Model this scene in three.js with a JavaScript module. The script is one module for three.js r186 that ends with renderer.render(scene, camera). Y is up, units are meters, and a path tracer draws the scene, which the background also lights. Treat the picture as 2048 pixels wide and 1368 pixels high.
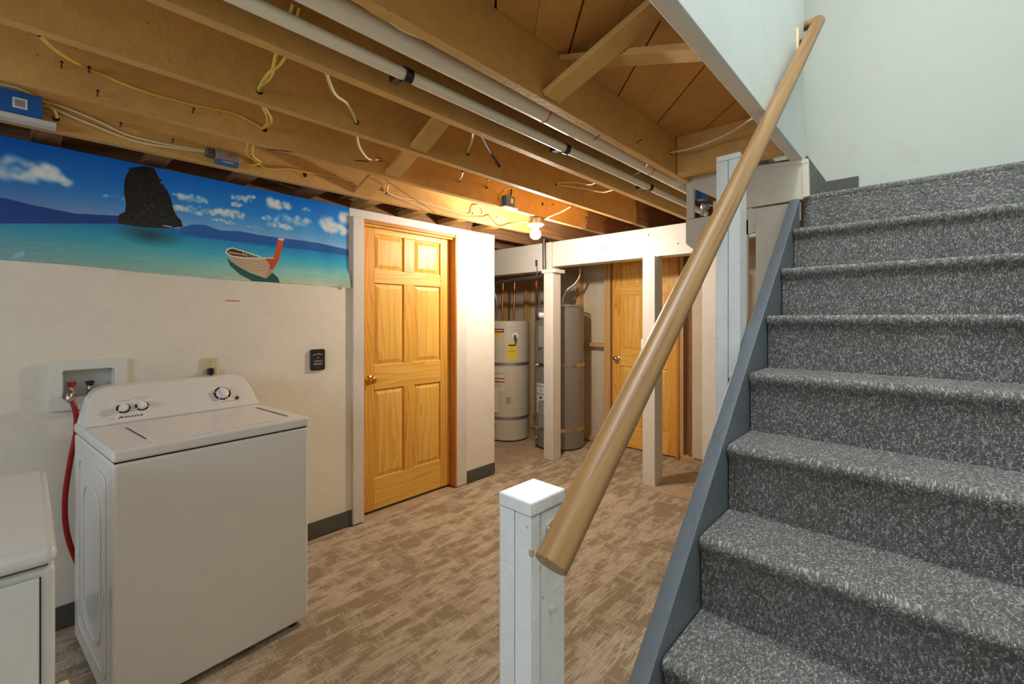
import * as THREE from 'three';
import { RoundedBoxGeometry } from 'three/addons/geometries/RoundedBoxGeometry.js';
import { mergeGeometries } from 'three/addons/utils/BufferGeometryUtils.js';
import { RectAreaLightUniformsLib } from 'three/addons/lights/RectAreaLightUniformsLib.js';
RectAreaLightUniformsLib.init();

// ───────── camera, light, exposure ─────────
const scene = new THREE.Scene();
scene.background = new THREE.Color(0.02, 0.02, 0.022);
const F = 900, CX = 1024, CY = 637, EYE = 1.336, TH = Math.atan(832 / 900);
const CT = Math.cos(TH), ST = Math.sin(TH);
const camera = new THREE.PerspectiveCamera(2 * Math.atan(684 / F) * 180 / Math.PI, 2048 / 1368, 0.05, 40);
camera.position.set(0, EYE, 0);
camera.lookAt(CT, EYE, -ST);
camera.setViewOffset(2048, 1368, 0, 684 - CY, 2048, 1368);
camera.updateProjectionMatrix();
const renderer = new THREE.WebGLRenderer({ antialias: true });
renderer.toneMapping = THREE.LinearToneMapping;
renderer.toneMappingExposure = 1.15;
renderer.shadowMap.enabled = true;

// daylight of the basement window behind the camera, the ceiling panels over the stairwell and over the laundry
const windowLight = new THREE.RectAreaLight(new THREE.Color(0.66, 0.83, 1.0), 7.4, 1.5, 0.62);
windowLight.position.set(-2.16, 1.62, -1.15); windowLight.lookAt(5, 1.2, -1.15); scene.add(windowLight);
const stairLight = new THREE.RectAreaLight(new THREE.Color(0.97, 0.99, 1.0), 30, 1.3, 0.6);
stairLight.position.set(0.75, 4.6, 0.03); stairLight.lookAt(0.75, 0, 0.03); scene.add(stairLight);
const BULB = new THREE.Vector3(2.56, 1.955, -2.13);
const bulbLight = new THREE.PointLight(new THREE.Color(1.0, 0.92, 0.80), 4.0, 0, 2);
bulbLight.position.copy(BULB); bulbLight.castShadow = true; bulbLight.shadow.radius = 1.6; scene.add(bulbLight);

// ───────── helpers ─────────
let seed = 12345;
const rnd = () => { seed = (seed * 1664525 + 1013904223) >>> 0; return seed / 4294967296; };
const rr = (a, b) => a + (b - a) * rnd();
const taken = {};
function numbered(n) { const k = taken[n] = (taken[n] ?? -1) + 1; return k ? `${n}_${String(k).padStart(3, '0')}` : n; }
function at(px, py, axis, val) {           // the point of a plane that a pixel of the 2048x1368 photograph shows
  const u = (px - CX) / F, v = (CY - py) / F, d = [CT + u * ST, v, -ST + u * CT], o = [0, EYE, 0], i = 'xyz'.indexOf(axis);
  const t = (val - o[i]) / d[i];
  return new THREE.Vector3(o[0] + t * d[0], o[1] + t * d[1], o[2] + t * d[2]);
}
function mesh(name, geo, mat, parent) {
  const m = new THREE.Mesh(geo, mat); m.name = name; m.castShadow = m.receiveShadow = true; if (parent) parent.add(m); return m;
}
function thing(name, label, category, group, pos = [0, 0, 0], turn = 0) {
  const g = new THREE.Group(); g.name = numbered(name); g.position.set(...pos); g.rotation.y = turn;
  g.userData = { label, category }; if (group) g.userData.group = group; scene.add(g); return g;
}
function tagged(name, geo, mat, label, category, group) {
  const m = mesh(numbered(name), geo, mat, scene); m.userData = { label, category }; if (group) m.userData.group = group; return m;
}
function struct(name, label) {
  const g = new THREE.Group(); g.name = name; g.userData = { kind: 'structure', label, category: name.split('_')[0] }; scene.add(g); return g;
}
function uvBox(g, grain = 'x', ou = 0, ov = 0) {
  const p = g.attributes.position, n = g.attributes.normal, uv = new Float32Array(p.count * 2), gi = 'xyz'.indexOf(grain);
  for (let i = 0; i < p.count; i++) {
    const N = [Math.abs(n.getX(i)), Math.abs(n.getY(i)), Math.abs(n.getZ(i))], P = [p.getX(i), p.getY(i), p.getZ(i)];
    const k = N[0] >= N[1] && N[0] >= N[2] ? 0 : (N[1] >= N[2] ? 1 : 2);
    let o = [0, 1, 2].filter(a => a !== k);
    if (o[1] === gi) o = [o[1], o[0]];
    else if (o[0] !== gi) o = k === 1 ? [0, 2] : k === 0 ? [2, 1] : [0, 1];
    uv[2 * i] = P[o[0]] + ou; uv[2 * i + 1] = P[o[1]] + ov;
  }
  g.setAttribute('uv', new THREE.BufferAttribute(uv, 2)); return g;
}
// a board between extents, with softened edges
function board(name, x0, x1, y0, y1, z0, z1, mat, parent, { grain, r = 0.003, rot } = {}) {
  const w = x1 - x0, h = y1 - y0, d = z1 - z0;
  if (!grain) grain = w >= h && w >= d ? 'x' : (h >= d ? 'y' : 'z');
  const g = r > 0 ? new RoundedBoxGeometry(w, h, d, 1, Math.min(r, w / 2.2, h / 2.2, d / 2.2)) : new THREE.BoxGeometry(w, h, d);
  uvBox(g, grain, rnd() * 3, rnd() * 3);
  const m = mesh(name, g, mat, parent); m.position.set((x0 + x1) / 2, (y0 + y1) / 2, (z0 + z1) / 2);
  if (rot) m.rotation.set(...rot);
  return m;
}
function boxGeo(w, h, d, x, y, z, r = 0) {
  const g = r > 0 ? new RoundedBoxGeometry(w, h, d, 2, r) : new THREE.BoxGeometry(w, h, d).toNonIndexed();
  g.translate(x, y, z); return g;
}
function cyl(r0, r1, h, seg = 24) { return new THREE.CylinderGeometry(r0, r1, h, seg); }
function lathe(pts, seg = 32) { return new THREE.LatheGeometry(pts.map(p => new THREE.Vector2(p[0], p[1])), seg); }
function tube(pts, r, seg = 6, closed = false) {
  const c = new THREE.CatmullRomCurve3(pts, closed, 'centripetal');
  return new THREE.TubeGeometry(c, Math.max(8, pts.length * 8), r, seg, closed);
}
function merged(list) { return mergeGeometries(list.map(g => { const q = g.index ? g.toNonIndexed() : g; for (const k of Object.keys(q.attributes)) if (!['position', 'normal', 'uv'].includes(k)) q.deleteAttribute(k); return q; })); }
function extrude(shape, depth, bevel = 0) {
  return new THREE.ExtrudeGeometry(shape, { depth, bevelEnabled: bevel > 0, bevelSize: bevel, bevelThickness: bevel, bevelSegments: 1, curveSegments: 10 });
}
function poly(pts) { const s = new THREE.Shape(); pts.forEach((p, i) => i ? s.lineTo(p[0], p[1]) : s.moveTo(p[0], p[1])); s.closePath(); return s; }
function rrect(x0, y0, x1, y1, r, path = new THREE.Shape()) {
  path.moveTo(x0 + r, y0); path.lineTo(x1 - r, y0); path.quadraticCurveTo(x1, y0, x1, y0 + r); path.lineTo(x1, y1 - r); path.quadraticCurveTo(x1, y1, x1 - r, y1);
  path.lineTo(x0 + r, y1); path.quadraticCurveTo(x0, y1, x0, y1 - r); path.lineTo(x0, y0 + r); path.quadraticCurveTo(x0, y0, x0 + r, y0); return path;
}

// ───────── textures ─────────
const hash = (x, y, s = 0) => { let h = (x * 374761393 + y * 668265263 + s * 974634777) | 0; h = Math.imul(h ^ (h >>> 13), 1274126177); h ^= h >>> 16; return (h >>> 0) / 4294967296; };
function vn(x, y, px, py, s = 0) {        // value noise, periodic over px by py cells
  const xi = Math.floor(x), yi = Math.floor(y), fx = x - xi, fy = y - yi, sx = fx * fx * (3 - 2 * fx), sy = fy * fy * (3 - 2 * fy);
  const m = (a, b) => ((a % b) + b) % b;
  const a = hash(m(xi, px), m(yi, py), s), b = hash(m(xi + 1, px), m(yi, py), s), c = hash(m(xi, px), m(yi + 1, py), s), d = hash(m(xi + 1, px), m(yi + 1, py), s);
  return a + (b - a) * sx + (c - a) * sy + (a - b - c + d) * sx * sy;
}
function fbm(u, v, fx, fy, oct, s = 0) { let t = 0, w = 0.5, n = 0; for (let o = 0; o < oct; o++) { t += w * vn(u * fx, v * fy, fx, fy, s + o); n += w; w *= 0.5; fx *= 2; fy *= 2; } return t / n; }
function dataTex(w, h, mw, mh, fn, srgb = true) {     // fn(u,v,x,y) gives [r,g,b] 0..255; covers mw by mh metres
  const d = new Uint8Array(w * h * 4);
  for (let y = 0; y < h; y++) for (let x = 0; x < w; x++) { const c = fn(x / w, y / h, x, y), i = (y * w + x) * 4; d[i] = c[0]; d[i + 1] = c[1]; d[i + 2] = c[2]; d[i + 3] = 255; }
  const t = new THREE.DataTexture(d, w, h); return finishTex(t, mw, mh, srgb);
}
function finishTex(t, mw, mh, srgb) {
  t.wrapS = t.wrapT = THREE.RepeatWrapping; t.magFilter = THREE.LinearFilter; t.minFilter = THREE.LinearMipmapLinearFilter; t.generateMipmaps = true;
  if (mw) t.repeat.set(1 / mw, 1 / mh); if (srgb) t.colorSpace = THREE.SRGBColorSpace; t.needsUpdate = true; return t;
}
const cl = v => v < 0 ? 0 : v > 255 ? 255 : v;
const mix = (a, b, t) => [0, 1, 2].map(i => cl(a[i] + (b[i] - a[i]) * t));
function canvasTex(w, h, draw) {
  const c = document.createElement('canvas'); c.width = w; c.height = h; draw(c.getContext('2d'), w, h);
  const t = new THREE.CanvasTexture(c); t.colorSpace = THREE.SRGBColorSpace; t.anisotropy = 8; return t;
}
function woodTex(light, dark, rings, contrast, s, knots = 0) {   // grain along u, 2 m by 0.5 m
  const K = []; for (let k = 0; k < knots; k++) K.push([hash(k, 1, s), hash(k, 2, s)]);
  return dataTex(1024, 512, 2, 0.5, (u, v) => {
    const w = fbm(u, v, 2, 4, 3, s) * 1.6 + 0.3 * fbm(u, v, 6, 8, 2, s + 9);
    let q = v * rings + w * rings * 0.28; q -= Math.floor(q);
    let g = Math.pow(q, 2.2); if (q > 0.93) g *= (1 - q) / 0.07;
    const f = fbm(u, v, 8, 160, 2, s + 20);
    let t = contrast * (0.62 * g + 0.5 * (f - 0.5)) + 0.25 * contrast * (fbm(u, v, 2, 6, 2, s + 31) - 0.5);
    for (const [a, b] of K) { const du = (u - a) * 2, dv = (v - b) * 0.5, r = Math.hypot(du * 0.55, dv); if (r < 0.011) t += 0.9 * (1 - r / 0.011); }
    return mix(light, dark, Math.max(0, Math.min(1, t)));
  });
}
function paintTex(base, spread, s, specks = 0, size = 1) {
  return dataTex(512, 512, size, size, (u, v) => {
    const n = fbm(u, v, 5, 5, 4, s) - 0.5, m = fbm(u, v, 40, 40, 2, s + 7) - 0.5;
    let k = 1 + spread * (n * 1.1 + m * 0.5);
    if (specks && hash(Math.floor(u * 300), Math.floor(v * 300), s) > 1 - specks) k *= 0.72;
    return base.map(c => cl(c * k));
  });
}
const bumpTex = (f, s, size) => dataTex(512, 512, size, size, (u, v) => { const q = 255 * fbm(u, v, f, f, 3, s); return [q, q, q]; }, false);

// floor carpet: dashes of pale yarn on brown, running along and across
const carpet = (() => {
  const N = 2048, M = 2.3, b = new Float32Array(N * N), h = new Float32Array(N * N), R = 2;
  const A = new Float32Array(N * N / 16), C = new Float32Array(N * N / 16), Q = N / 4;      // coarse fields: yarn along x, yarn across
  for (let y = 0; y < Q; y++) for (let x = 0; x < Q; x++) { A[y * Q + x] = fbm(x / Q, y / Q, 18, 62, 3, 11) + 0.25 * (fbm(x / Q, y / Q, 6, 9, 2, 12) - 0.5); C[y * Q + x] = fbm(x / Q, y / Q, 60, 30, 3, 17) + 0.25 * (fbm(x / Q, y / Q, 7, 8, 2, 18) - 0.5); }
  for (let y = 0; y < N; y++) for (let x = 0; x < N; x++) {
    const q = y * N + x, row = Math.floor(y / R), col = Math.floor(x / R), n = hash(x, y, 5) - 0.5;
    const jx = (x + Math.floor(60 * hash(row, 1, 31))) % N, jy = (y + Math.floor(50 * hash(col, 2, 33))) % N;
    const a = A[(y >> 2) * Q + (jx >> 2)] + 0.10 * (hash(row, Math.floor(jx / 26), 35) - 0.5), c = C[(jy >> 2) * Q + (x >> 2)] + 0.08 * (hash(col, Math.floor(jy / 22), 37) - 0.5);
    const da = hash(row, Math.floor(jx / 34), 41), dc = hash(col, Math.floor(jy / 24), 43), sm = (v, e, w) => { const k = Math.min(1, Math.max(0, (v - e) / w)); return k * k * (3 - 2 * k); };
    const ka = sm(a + 0.16 * (da - 0.5), 0.40, 0.20), kc = sm(c + 0.10 * (dc - 0.5), 0.52, 0.10);
    const la = (row & 1) ? ka * (0.34 + 0.40 * da) : ka * 0.10 * da, lc = (col & 1) ? kc * (0.22 + 0.26 * dc) : 0;
    const t = 0.14 + 0.24 * n + 0.09 * (row & 1) + Math.max(la, lc); h[q] = Math.min(1, Math.max(la, lc) * 1.6);
    b[q] = t;
  }
  const map = dataTex(N, N, M, M, (u, v, x, y) => mix([130, 111, 86], [238, 227, 208], Math.min(1, Math.max(0, b[y * N + x]))));
  const bump = dataTex(1024, 1024, M, M, (u, v, x, y) => { const q = 90 + 110 * h[(y * 2) * N + x * 2] + 50 * (hash(x, y, 4) - 0.5); return [q, q, q]; }, false);
  return { map, bump };
})();
// stair carpet: looped pile in vertical rows of dark and pale grey
const loops = (() => {
  const N = 1536, M = 0.8, c = 6;
  const cell = (x, y) => {
    const wob = 2.2 * Math.sin(y * 0.11 + hash(Math.floor(y / 40), 1, 2) * 6), X = x + wob, col = Math.floor(X / c), L = 8 + 8 * hash(col, 3, 1);
    const off = hash(col, 7, 1) * 20, row = Math.floor((y + off) / L), fx = (X / c) - col, fy = ((y + off) / L) - row;
    return [hash(((col % 256) + 256) % 256, row, 13), Math.sin(Math.PI * fx) * Math.pow(Math.sin(Math.PI * fy), 0.6)];
  };
  const map = dataTex(N, N, M, M, (u, v, x, y) => {
    const [a, p] = cell(x, y); let k = a > 0.9 ? 200 : a > 0.7 ? 168 : a > 0.36 ? 140 : 116;
    k = k * (0.72 + 0.28 * p) + 44 * (hash(x, y, 6) - 0.5) + 14 * (fbm(u, v, 5, 5, 2, 2) - 0.5);
    return [cl(k * 1.0), cl(k), cl(k * 0.985)];
  });
  const bump = dataTex(N, N, M, M, (u, v, x, y) => { const [a, p] = cell(x, y), q = 60 + 150 * p + 40 * (hash(x, y, 9) - 0.5); return [cl(q), cl(q), cl(q)]; }, false);
  return { map, bump };
})();

// ───────── materials ─────────
const S = (o) => new THREE.MeshStandardMaterial(o);
const fineBump = bumpTex(60, 5, 0.6), wallBump = bumpTex(26, 8, 1.2);
const M = {
  wall: S({ map: paintTex([237, 229, 214], 0.05, 2), roughness: 0.62, bumpMap: wallBump, bumpScale: 0.0012 }),
  upper: S({ map: paintTex([226, 228, 218], 0.035, 4), roughness: 0.7, bumpMap: wallBump, bumpScale: 0.002 }),
  panelWhite: S({ map: paintTex([204, 212, 213], 0.04, 6), roughness: 0.4 }),
  white: S({ map: paintTex([224, 217, 205], 0.05, 12, 0.0006), roughness: 0.45, bumpMap: fineBump, bumpScale: 0.0006 }),
  coolWhite: S({ map: paintTex([226, 229, 231], 0.06, 14, 0.0008), roughness: 0.38, bumpMap: fineBump, bumpScale: 0.0008 }),
  greyPaint: S({ map: paintTex([212, 206, 192], 0.06, 15, 0.0006), roughness: 0.5, bumpMap: fineBump, bumpScale: 0.0006 }),
  joist: S({ map: paintTex([204, 159, 88], 0.15, 21, 0.0007, 1.4), roughness: 0.6, bumpMap: fineBump, bumpScale: 0.0008 }),
  sheath: S({ map: paintTex([204, 150, 78], 0.14, 23, 0.0004, 1.4), roughness: 0.7 }),
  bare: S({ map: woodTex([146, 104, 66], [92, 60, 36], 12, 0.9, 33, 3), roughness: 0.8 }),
  stud: S({ map: woodTex([216, 174, 118], [166, 114, 66], 9, 0.8, 37, 5), roughness: 0.7 }),
  pineV: S({ map: woodTex([234, 176, 76], [190, 112, 28], 15, 0.95, 41), roughness: 0.42 }),
  pineL: S({ map: woodTex([240, 188, 88], [206, 134, 42], 11, 0.85, 43), roughness: 0.42 }),
  dry: S({ map: paintTex([214, 198, 170], 0.08, 16), roughness: 0.7 }),
  jamb: S({ map: woodTex([206, 136, 60], [166, 96, 34], 12, 0.8, 45), roughness: 0.4 }),
  rail: S({ map: woodTex([146, 112, 70], [94, 65, 36], 7, 0.85, 47), roughness: 0.42 }),
  stringer: S({ map: paintTex([100, 109, 118], 0.10, 51, 0.001), roughness: 0.42, bumpMap: fineBump, bumpScale: 0.0012 }),
  carpet: S({ map: carpet.map, bumpMap: carpet.bump, bumpScale: 0.0022, roughness: 1 }),
  loop: S({ map: loops.map, bumpMap: loops.bump, bumpScale: 0.004, roughness: 1 }),
  concrete: S({ map: paintTex([176, 156, 130], 0.30, 55, 0.001, 1.6), roughness: 0.85, bumpMap: fineBump, bumpScale: 0.001 }),
  rubber: S({ color: 0x55544f, roughness: 0.55 }),
  enamel: S({ color: 0xe9e6e2, roughness: 0.22 }),
  enamelGrey: S({ color: 0xdcdcdd, roughness: 0.14 }),
  plastic: S({ color: 0xe8e6e0, roughness: 0.4 }),
  ivory: S({ color: 0xd9caa2, roughness: 0.45 }),
  black: S({ color: 0x16161a, roughness: 0.45 }),
  gap: S({ color: 0x1b1a1a, roughness: 0.8 }),
  red: S({ color: 0x9c1016, roughness: 0.28 }),
  redPlastic: S({ color: 0xc8201a, roughness: 0.4 }),
  bluePlastic: S({ color: 0x1a2745, roughness: 0.4 }),
  brass: S({ color: 0xd8a64a, metalness: 1, roughness: 0.2 }),
  nickel: S({ color: 0xc9c3b6, metalness: 1, roughness: 0.25 }),
  galv: S({ map: paintTex([176, 176, 176], 0.2, 61, 0, 0.3), metalness: 0.8, roughness: 0.42 }),
  iron: S({ color: 0x6a6562, metalness: 0.7, roughness: 0.45 }),
  copper: S({ color: 0xb4714a, metalness: 1, roughness: 0.35 }),
  tankGrey: S({ map: paintTex([202, 194, 174], 0.05, 63), roughness: 0.38 }),
  tankDark: S({ map: paintTex([132, 127, 120], 0.06, 65), roughness: 0.35 }),
  pvc: S({ map: paintTex([232, 222, 200], 0.08, 67, 0.001), roughness: 0.35 }),
  cable: S({ color: 0xd8b64a, roughness: 0.5 }),
  cablePale: S({ color: 0xe0cfa0, roughness: 0.5 }),
  cableDark: S({ color: 0x33271c, roughness: 0.7 }),
  blueBox: S({ color: 0x1c5fae, roughness: 0.45 }),
  blueBoxFaded: S({ color: 0x3f6a94, roughness: 0.5 }),
  paper: S({ color: 0xe6e2da, roughness: 0.8 }),
  porcelain: S({ color: 0xf1eee8, roughness: 0.25 }),
  orange: S({ color: 0xd2603a, roughness: 0.5 }),
};

// ───────── the room ─────────
const WALL = -2.745, JB = 2.076, JT = 2.266;   // poster wall face, joist bottom and top
{ // carpet and the bare slab under the heaters
  const f = struct('floor', 'brown streaked carpet with bare concrete by the water heaters');
  board('carpet', -2.3, 4.3, -0.006, 0, -2.70, 0.52, M.carpet, f, { grain: 'x', r: 0 });
  board('slab', -2.3, 4.32, -0.12, -0.006, -4.45, 0.52, M.concrete, f, { grain: 'x', r: 0 });
  const p = board('carpet_piece', 3.30, 3.95, 0.0005, 0.006, -1.70, -1.02, M.concrete, f, { grain: 'x', r: 0 }); p.rotation.y = 0.05;
}
{ // wall with the poster: an opening for the door and one for the valve box
  const w = struct('wall_left', 'cream painted wall carrying the poster');
  const s = poly([[-2.3, 0], [1.50, 0], [1.50, 2.005], [2.335, 2.005], [2.335, 0], [2.745, 0], [2.745, 2.05], [-2.3, 2.05]]);
  s.holes.push(rrect(0.108, 0.986, 0.276, 1.112, 0.01, new THREE.Path()));
  const g = extrude(s, 0.11); g.translate(0, 0, WALL - 0.11); uvBox(g, 'x'); mesh('wall_panel', g, M.wall, w);
  board('nail_mark', 0.723, 0.79, 1.428, 1.434, WALL, WALL + 0.001, M.jamb, w, { r: 0 });
}
{
  const w = struct('wall_partition', 'cream wall beside the water heaters');
  board('wall_panel', 2.635, 2.745, 0, 2.05, -4.45, WALL - 0.11, M.wall, w, { grain: 'y', r: 0 });
  const n = struct('wall_far_left', 'dark end wall behind the door');
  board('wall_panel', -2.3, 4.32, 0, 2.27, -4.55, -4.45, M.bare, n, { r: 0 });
  const b = struct('wall_behind', 'cream wall with a window behind the viewer');
  const s = poly([[-4.5, 0], [0.52, 0], [0.52, 2.3], [-4.5, 2.3]]);
  s.holes.push(new THREE.Path([[-1.9, 1.31], [-1.9, 1.93], [-0.4, 1.93], [-0.4, 1.31]].map(q => new THREE.Vector2(...q))));
  const g = extrude(s, 0.12); g.rotateY(-Math.PI / 2); g.translate(-2.3, 0, 0); uvBox(g, 'z'); mesh('wall_panel', g, M.wall, b);
  const r = struct('wall_right', 'cream wall along the stairs');
  board('wall_panel', -2.42, 4.42, -0.12, 4.8, 0.52, 0.62, M.upper, r, { grain: 'x', r: 0 });
}
{ // the window behind the viewer
  const w = struct('window_1', 'basement window with white frame behind the viewer');
  const glow = S({ color: 0x000000, emissive: new THREE.Color(0.66, 0.83, 1.0), emissiveIntensity: 1.0, roughness: 0.3 });
  board('pane', -2.36, -2.35, 1.31, 1.93, -1.9, -0.4, glow, w, { r: 0 });
  for (const z of [-1.9, -1.17, -0.44]) board('frame', -2.35, -2.30, 1.31, 1.93, z, z + 0.04, M.white, w, { r: 0 });
  for (const y of [1.31, 1.89]) board('frame', -2.35, -2.30, y, y + 0.04, -1.86, -0.44, M.white, w, { r: 0 });
}
{ // stud wall behind the heaters, with the second door
  const w = struct('wall_back', 'unfinished stud wall behind the water heaters');
  board('drywall', 4.29, 4.34, 0, 2.27, -4.45, -2.50, M.dry, w, { grain: 'y', r: 0 });
  board('drywall', 4.29, 4.34, 2.02, 2.27, -2.50, -1.74, M.dry, w, { r: 0 });
  board('drywall', 4.29, 4.34, 0, 2.27, -1.74, 0.52, M.dry, w, { grain: 'y', r: 0 });
  for (const z of [-4.05, -3.68, -3.30, -2.90, -2.545]) board('stud', 4.20, 4.29, 0.04, 2.07, z, z + 0.04, M.stud, w);
  board('bottom_plate', 4.20, 4.29, 0, 0.04, -4.4, -2.505, M.stud, w);
  board('bottom_plate', 4.20, 4.29, 0, 0.05, -1.72, -1.1, M.stud, w);
  board('blocking', 4.20, 4.285, 1.03, 1.07, -2.858, -2.547, M.stud, w);
  board('stud', 4.20, 4.29, 0.05, 2.07, -1.725, -1.69, M.stud, w);
  board('stud', 4.20, 4.29, 0.05, 2.07, -1.64, -1.60, M.bare, w);
  board('wall_board', 4.18, 4.20, 0.05, 2.07, -1.60, -1.0, M.dry, w, { grain: 'y' });
}
// ── ceiling: joists, diagonal sheathing, bridging ──
const ceiling = struct('ceiling', 'diagonal board sheathing above the open joists');
const JZ = [-2.93, -2.535, -2.075, -1.672, -1.302, -0.95];       // the face of each joist that looks toward the stairs
const JL = ['bare brown joist hidden above the poster wall', 'tan joist closest to the poster wall, carrying the blue and metal boxes', 'tan joist with the bare bulb fixed under it', 'tan joist second from the poster wall bulb joist, ending above the white beam', 'tan joist beside the thin white pipe', 'tan joist between the thick drain pipe and the slanted bridging'];
const HOLES = { 1: [[517, 326], [112, 237], [773, 384], [944, 425], [993, 434], [610, 350]], 2: [[529, 259], [759, 319], [918, 361], [973, 374], [1085, 408]], 3: [[519, 183], [713, 244], [935, 307], [998, 331], [1113, 368]], 5: [[1341, 305]] };
const NAILS = { 1: [[241, 250], [345, 282], [611, 352], [972, 440]], 2: [[123, 130], [195, 187], [178, 140], [386, 222], [1105, 410]], 5: [[1278, 283], [1192, 276]] };
const joists = JZ.map((z, i) => {
  const xe = [2.6, 2.95, 3.12, 3.20, 3.34, 2.46][i], j = thing('ceiling_joist', JL[i], 'joist');
  board('timber', -2.3, xe, JB, JT, z - 0.038, z, i ? M.joist : M.bare, j);
  if (i < 4) board('bare_end', xe, 4.28, JB, JT, z - 0.0375, z - 0.0005, M.bare, j);
  else if (i === 4) board('bare_end', xe, 4.28, JB, JT, z - 0.0375, z - 0.0005, M.bare, j);
  for (const [px, py] of HOLES[i] ?? []) { const h = mesh('drilled_hole', cyl(0.011, 0.011, 0.001, 14), M.gap, j); h.rotation.x = Math.PI / 2; h.position.copy(at(px, py, 'z', z + 0.0006)); }
  for (const [px, py] of NAILS[i] ?? []) { const n = mesh('nail', merged([cyl(0.002, 0.002, 0.026, 6), cyl(0.0045, 0.0045, 0.002, 8).translate(0, 0.013, 0)]), M.cableDark, j); n.rotation.x = Math.PI / 2 - 0.4; n.position.copy(at(px, py, 'z', z + 0.012)); }
  return j;
});
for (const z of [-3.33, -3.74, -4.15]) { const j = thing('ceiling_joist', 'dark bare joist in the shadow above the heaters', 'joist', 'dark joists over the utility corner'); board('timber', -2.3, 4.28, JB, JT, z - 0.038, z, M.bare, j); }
{ // paint stops in a ragged edge on three joists
  for (const [i, x] of [[1, 2.95], [2, 3.12], [3, 3.20]]) for (let k = 0; k < 9; k++) board('paint_edge', x - 0.01, x + rr(0.01, 0.05), JB + k * 0.021, JB + k * 0.021 + 0.021, JZ[i] - 0.0005, JZ[i] + 0.0004, M.joist, joists[i], { r: 0 });
}
{ // sheathing boards at 45 degrees, clipped to the floor opening
  const clip = (P, f) => { const o = []; for (let i = 0; i < P.length; i++) { const a = P[i], b = P[(i + 1) % P.length], fa = f(a), fb = f(b); if (fa >= 0) o.push(a); if (fa * fb < 0) { const t = fa / (fa - fb); o.push([a[0] + (b[0] - a[0]) * t, a[1] + (b[1] - a[1]) * t]); } } return o; };
  const q = Math.SQRT1_2, W = 0.1285;
  for (let k = -32; k < 48; k++) {
    const c = (2.02 - 0.924) * q + 0.0, g = k % 2 === 0 ? 0.0035 : 0.0006;
    const a = c + k * W + (k % 2 === 0 ? g : 0.0006), b = c + (k + 1) * W - (k % 2 === 0 ? 0.0006 : 0.0035);
    let P = [[-6, -6], [6, -6], [6, 6], [-6, 6]];      // (x, z): direction of a board is (-1, 1); across is (1, 1)
    P = clip(P, p => (p[0] + p[1]) * q - a); P = clip(P, p => b - (p[0] + p[1]) * q);
    for (const [xa, xb, zb] of [[-2.3, 2.52, -0.48], [2.52, 4.3, -0.956]]) {
      let R = clip(P, p => p[0] - xa); R = clip(R, p => xb - p[0]); R = clip(R, p => p[1] + 4.45); R = clip(R, p => zb - p[1]);
      if (R.length < 3) continue;
      const geo = extrude(poly(R.map(p => [p[0], -p[1]])), 0.02); geo.rotateX(-Math.PI / 2); geo.translate(0, JT, 0); uvBox(geo, 'x', rnd() * 3, rnd() * 3);
      mesh('sheathing_board', geo, M.sheath, ceiling);
    }
  }
  board('upper_floor', -2.42, 2.53, JT + 0.021, JT + 0.05, -4.55, -0.48, M.bare, ceiling, { r: 0 });
  board('upper_floor', 2.53, 4.42, JT + 0.021, JT + 0.05, -4.55, -0.955, M.bare, ceiling, { r: 0 });
  board('ceiling_panel', -2.42, -0.75, JB, JT + 0.05, -0.415, 0.52, M.joist, struct('ceiling_lobby', 'low ceiling before the stairs'), { r: 0 });
}
function bridge(where, x, zA, yA, zB, yB, w = 0.085, t = 0.02) {      // slanted piece across one bay
  const L = Math.hypot(zB - zA, yB - yA), a = Math.atan2(yB - yA, zB - zA);
  const g = new RoundedBoxGeometry(w, t, L, 1, 0.002); uvBox(g, 'z', rnd() * 3, rnd() * 3);
  const m = tagged('bridging_board', g, M.joist, `slanted bridging board ${where}`, 'board', 'slanted bridging boards'); m.position.set(x, (yA + yB) / 2, (zA + zB) / 2); m.rotation.x = -a; return m;
}
bridge('in the bay beside the thin white pipe', 1.19, -1.67, 2.092, -1.342, 2.25);
bridge('in the bay of the bulb joist, in line with the others', 1.31, -2.073, 2.092, -1.712, 2.25);
bridge('wide, against the joist closest to the poster wall', 1.40, -2.533, 2.10, -2.115, 2.25, 0.12);
bridge('beside the stair opening, foot on the drain pipe joist', 1.22, -0.948, 2.092, -0.482, 2.25); bridge('beside the stair opening, foot on the white fascia', 1.31, -0.948, 2.25, -0.482, 2.10);
{ const h = thing('joist_header', 'tan header boards across the bay end beside the stairs', 'board'); board('header', 2.27, 2.308, JB, JT, -0.948, -0.480, M.joist, h); board('header', 2.309, 2.346, JB - 0.001, JT, -0.948, -0.480, M.sheath, h); }
for (let k = 0; k < 9; k++) { // flat cross pieces above the poster wall and the door
  const x = -0.36 + 0.376 * k; const b = board(numbered('cross_block'), x, x + 0.09, 2.10, 2.138, -2.929, -2.575, k < 5 ? M.bare : M.joist, scene, { grain: 'z' }); b.userData = k < 5 ? { label: 'brown bare cross block above the poster', category: 'block', group: 'brown blocks over the poster' } : { label: 'tan flat cross block above the pine door wall', category: 'block', group: 'tan blocks over the door' };
}
for (const [x, a] of [[1.42, 0.25], [1.86, 0.2], [2.3, 0.2]]) board(numbered('wood_scrap'), x, x + 0.22, 2.16, 2.172, -2.90, -2.66, M.joist, scene, { rot: [0, 0, a] }).userData = { label: 'thin tilted wood scrap above the pine door', category: 'board', group: 'wood scraps over the door' };

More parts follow.
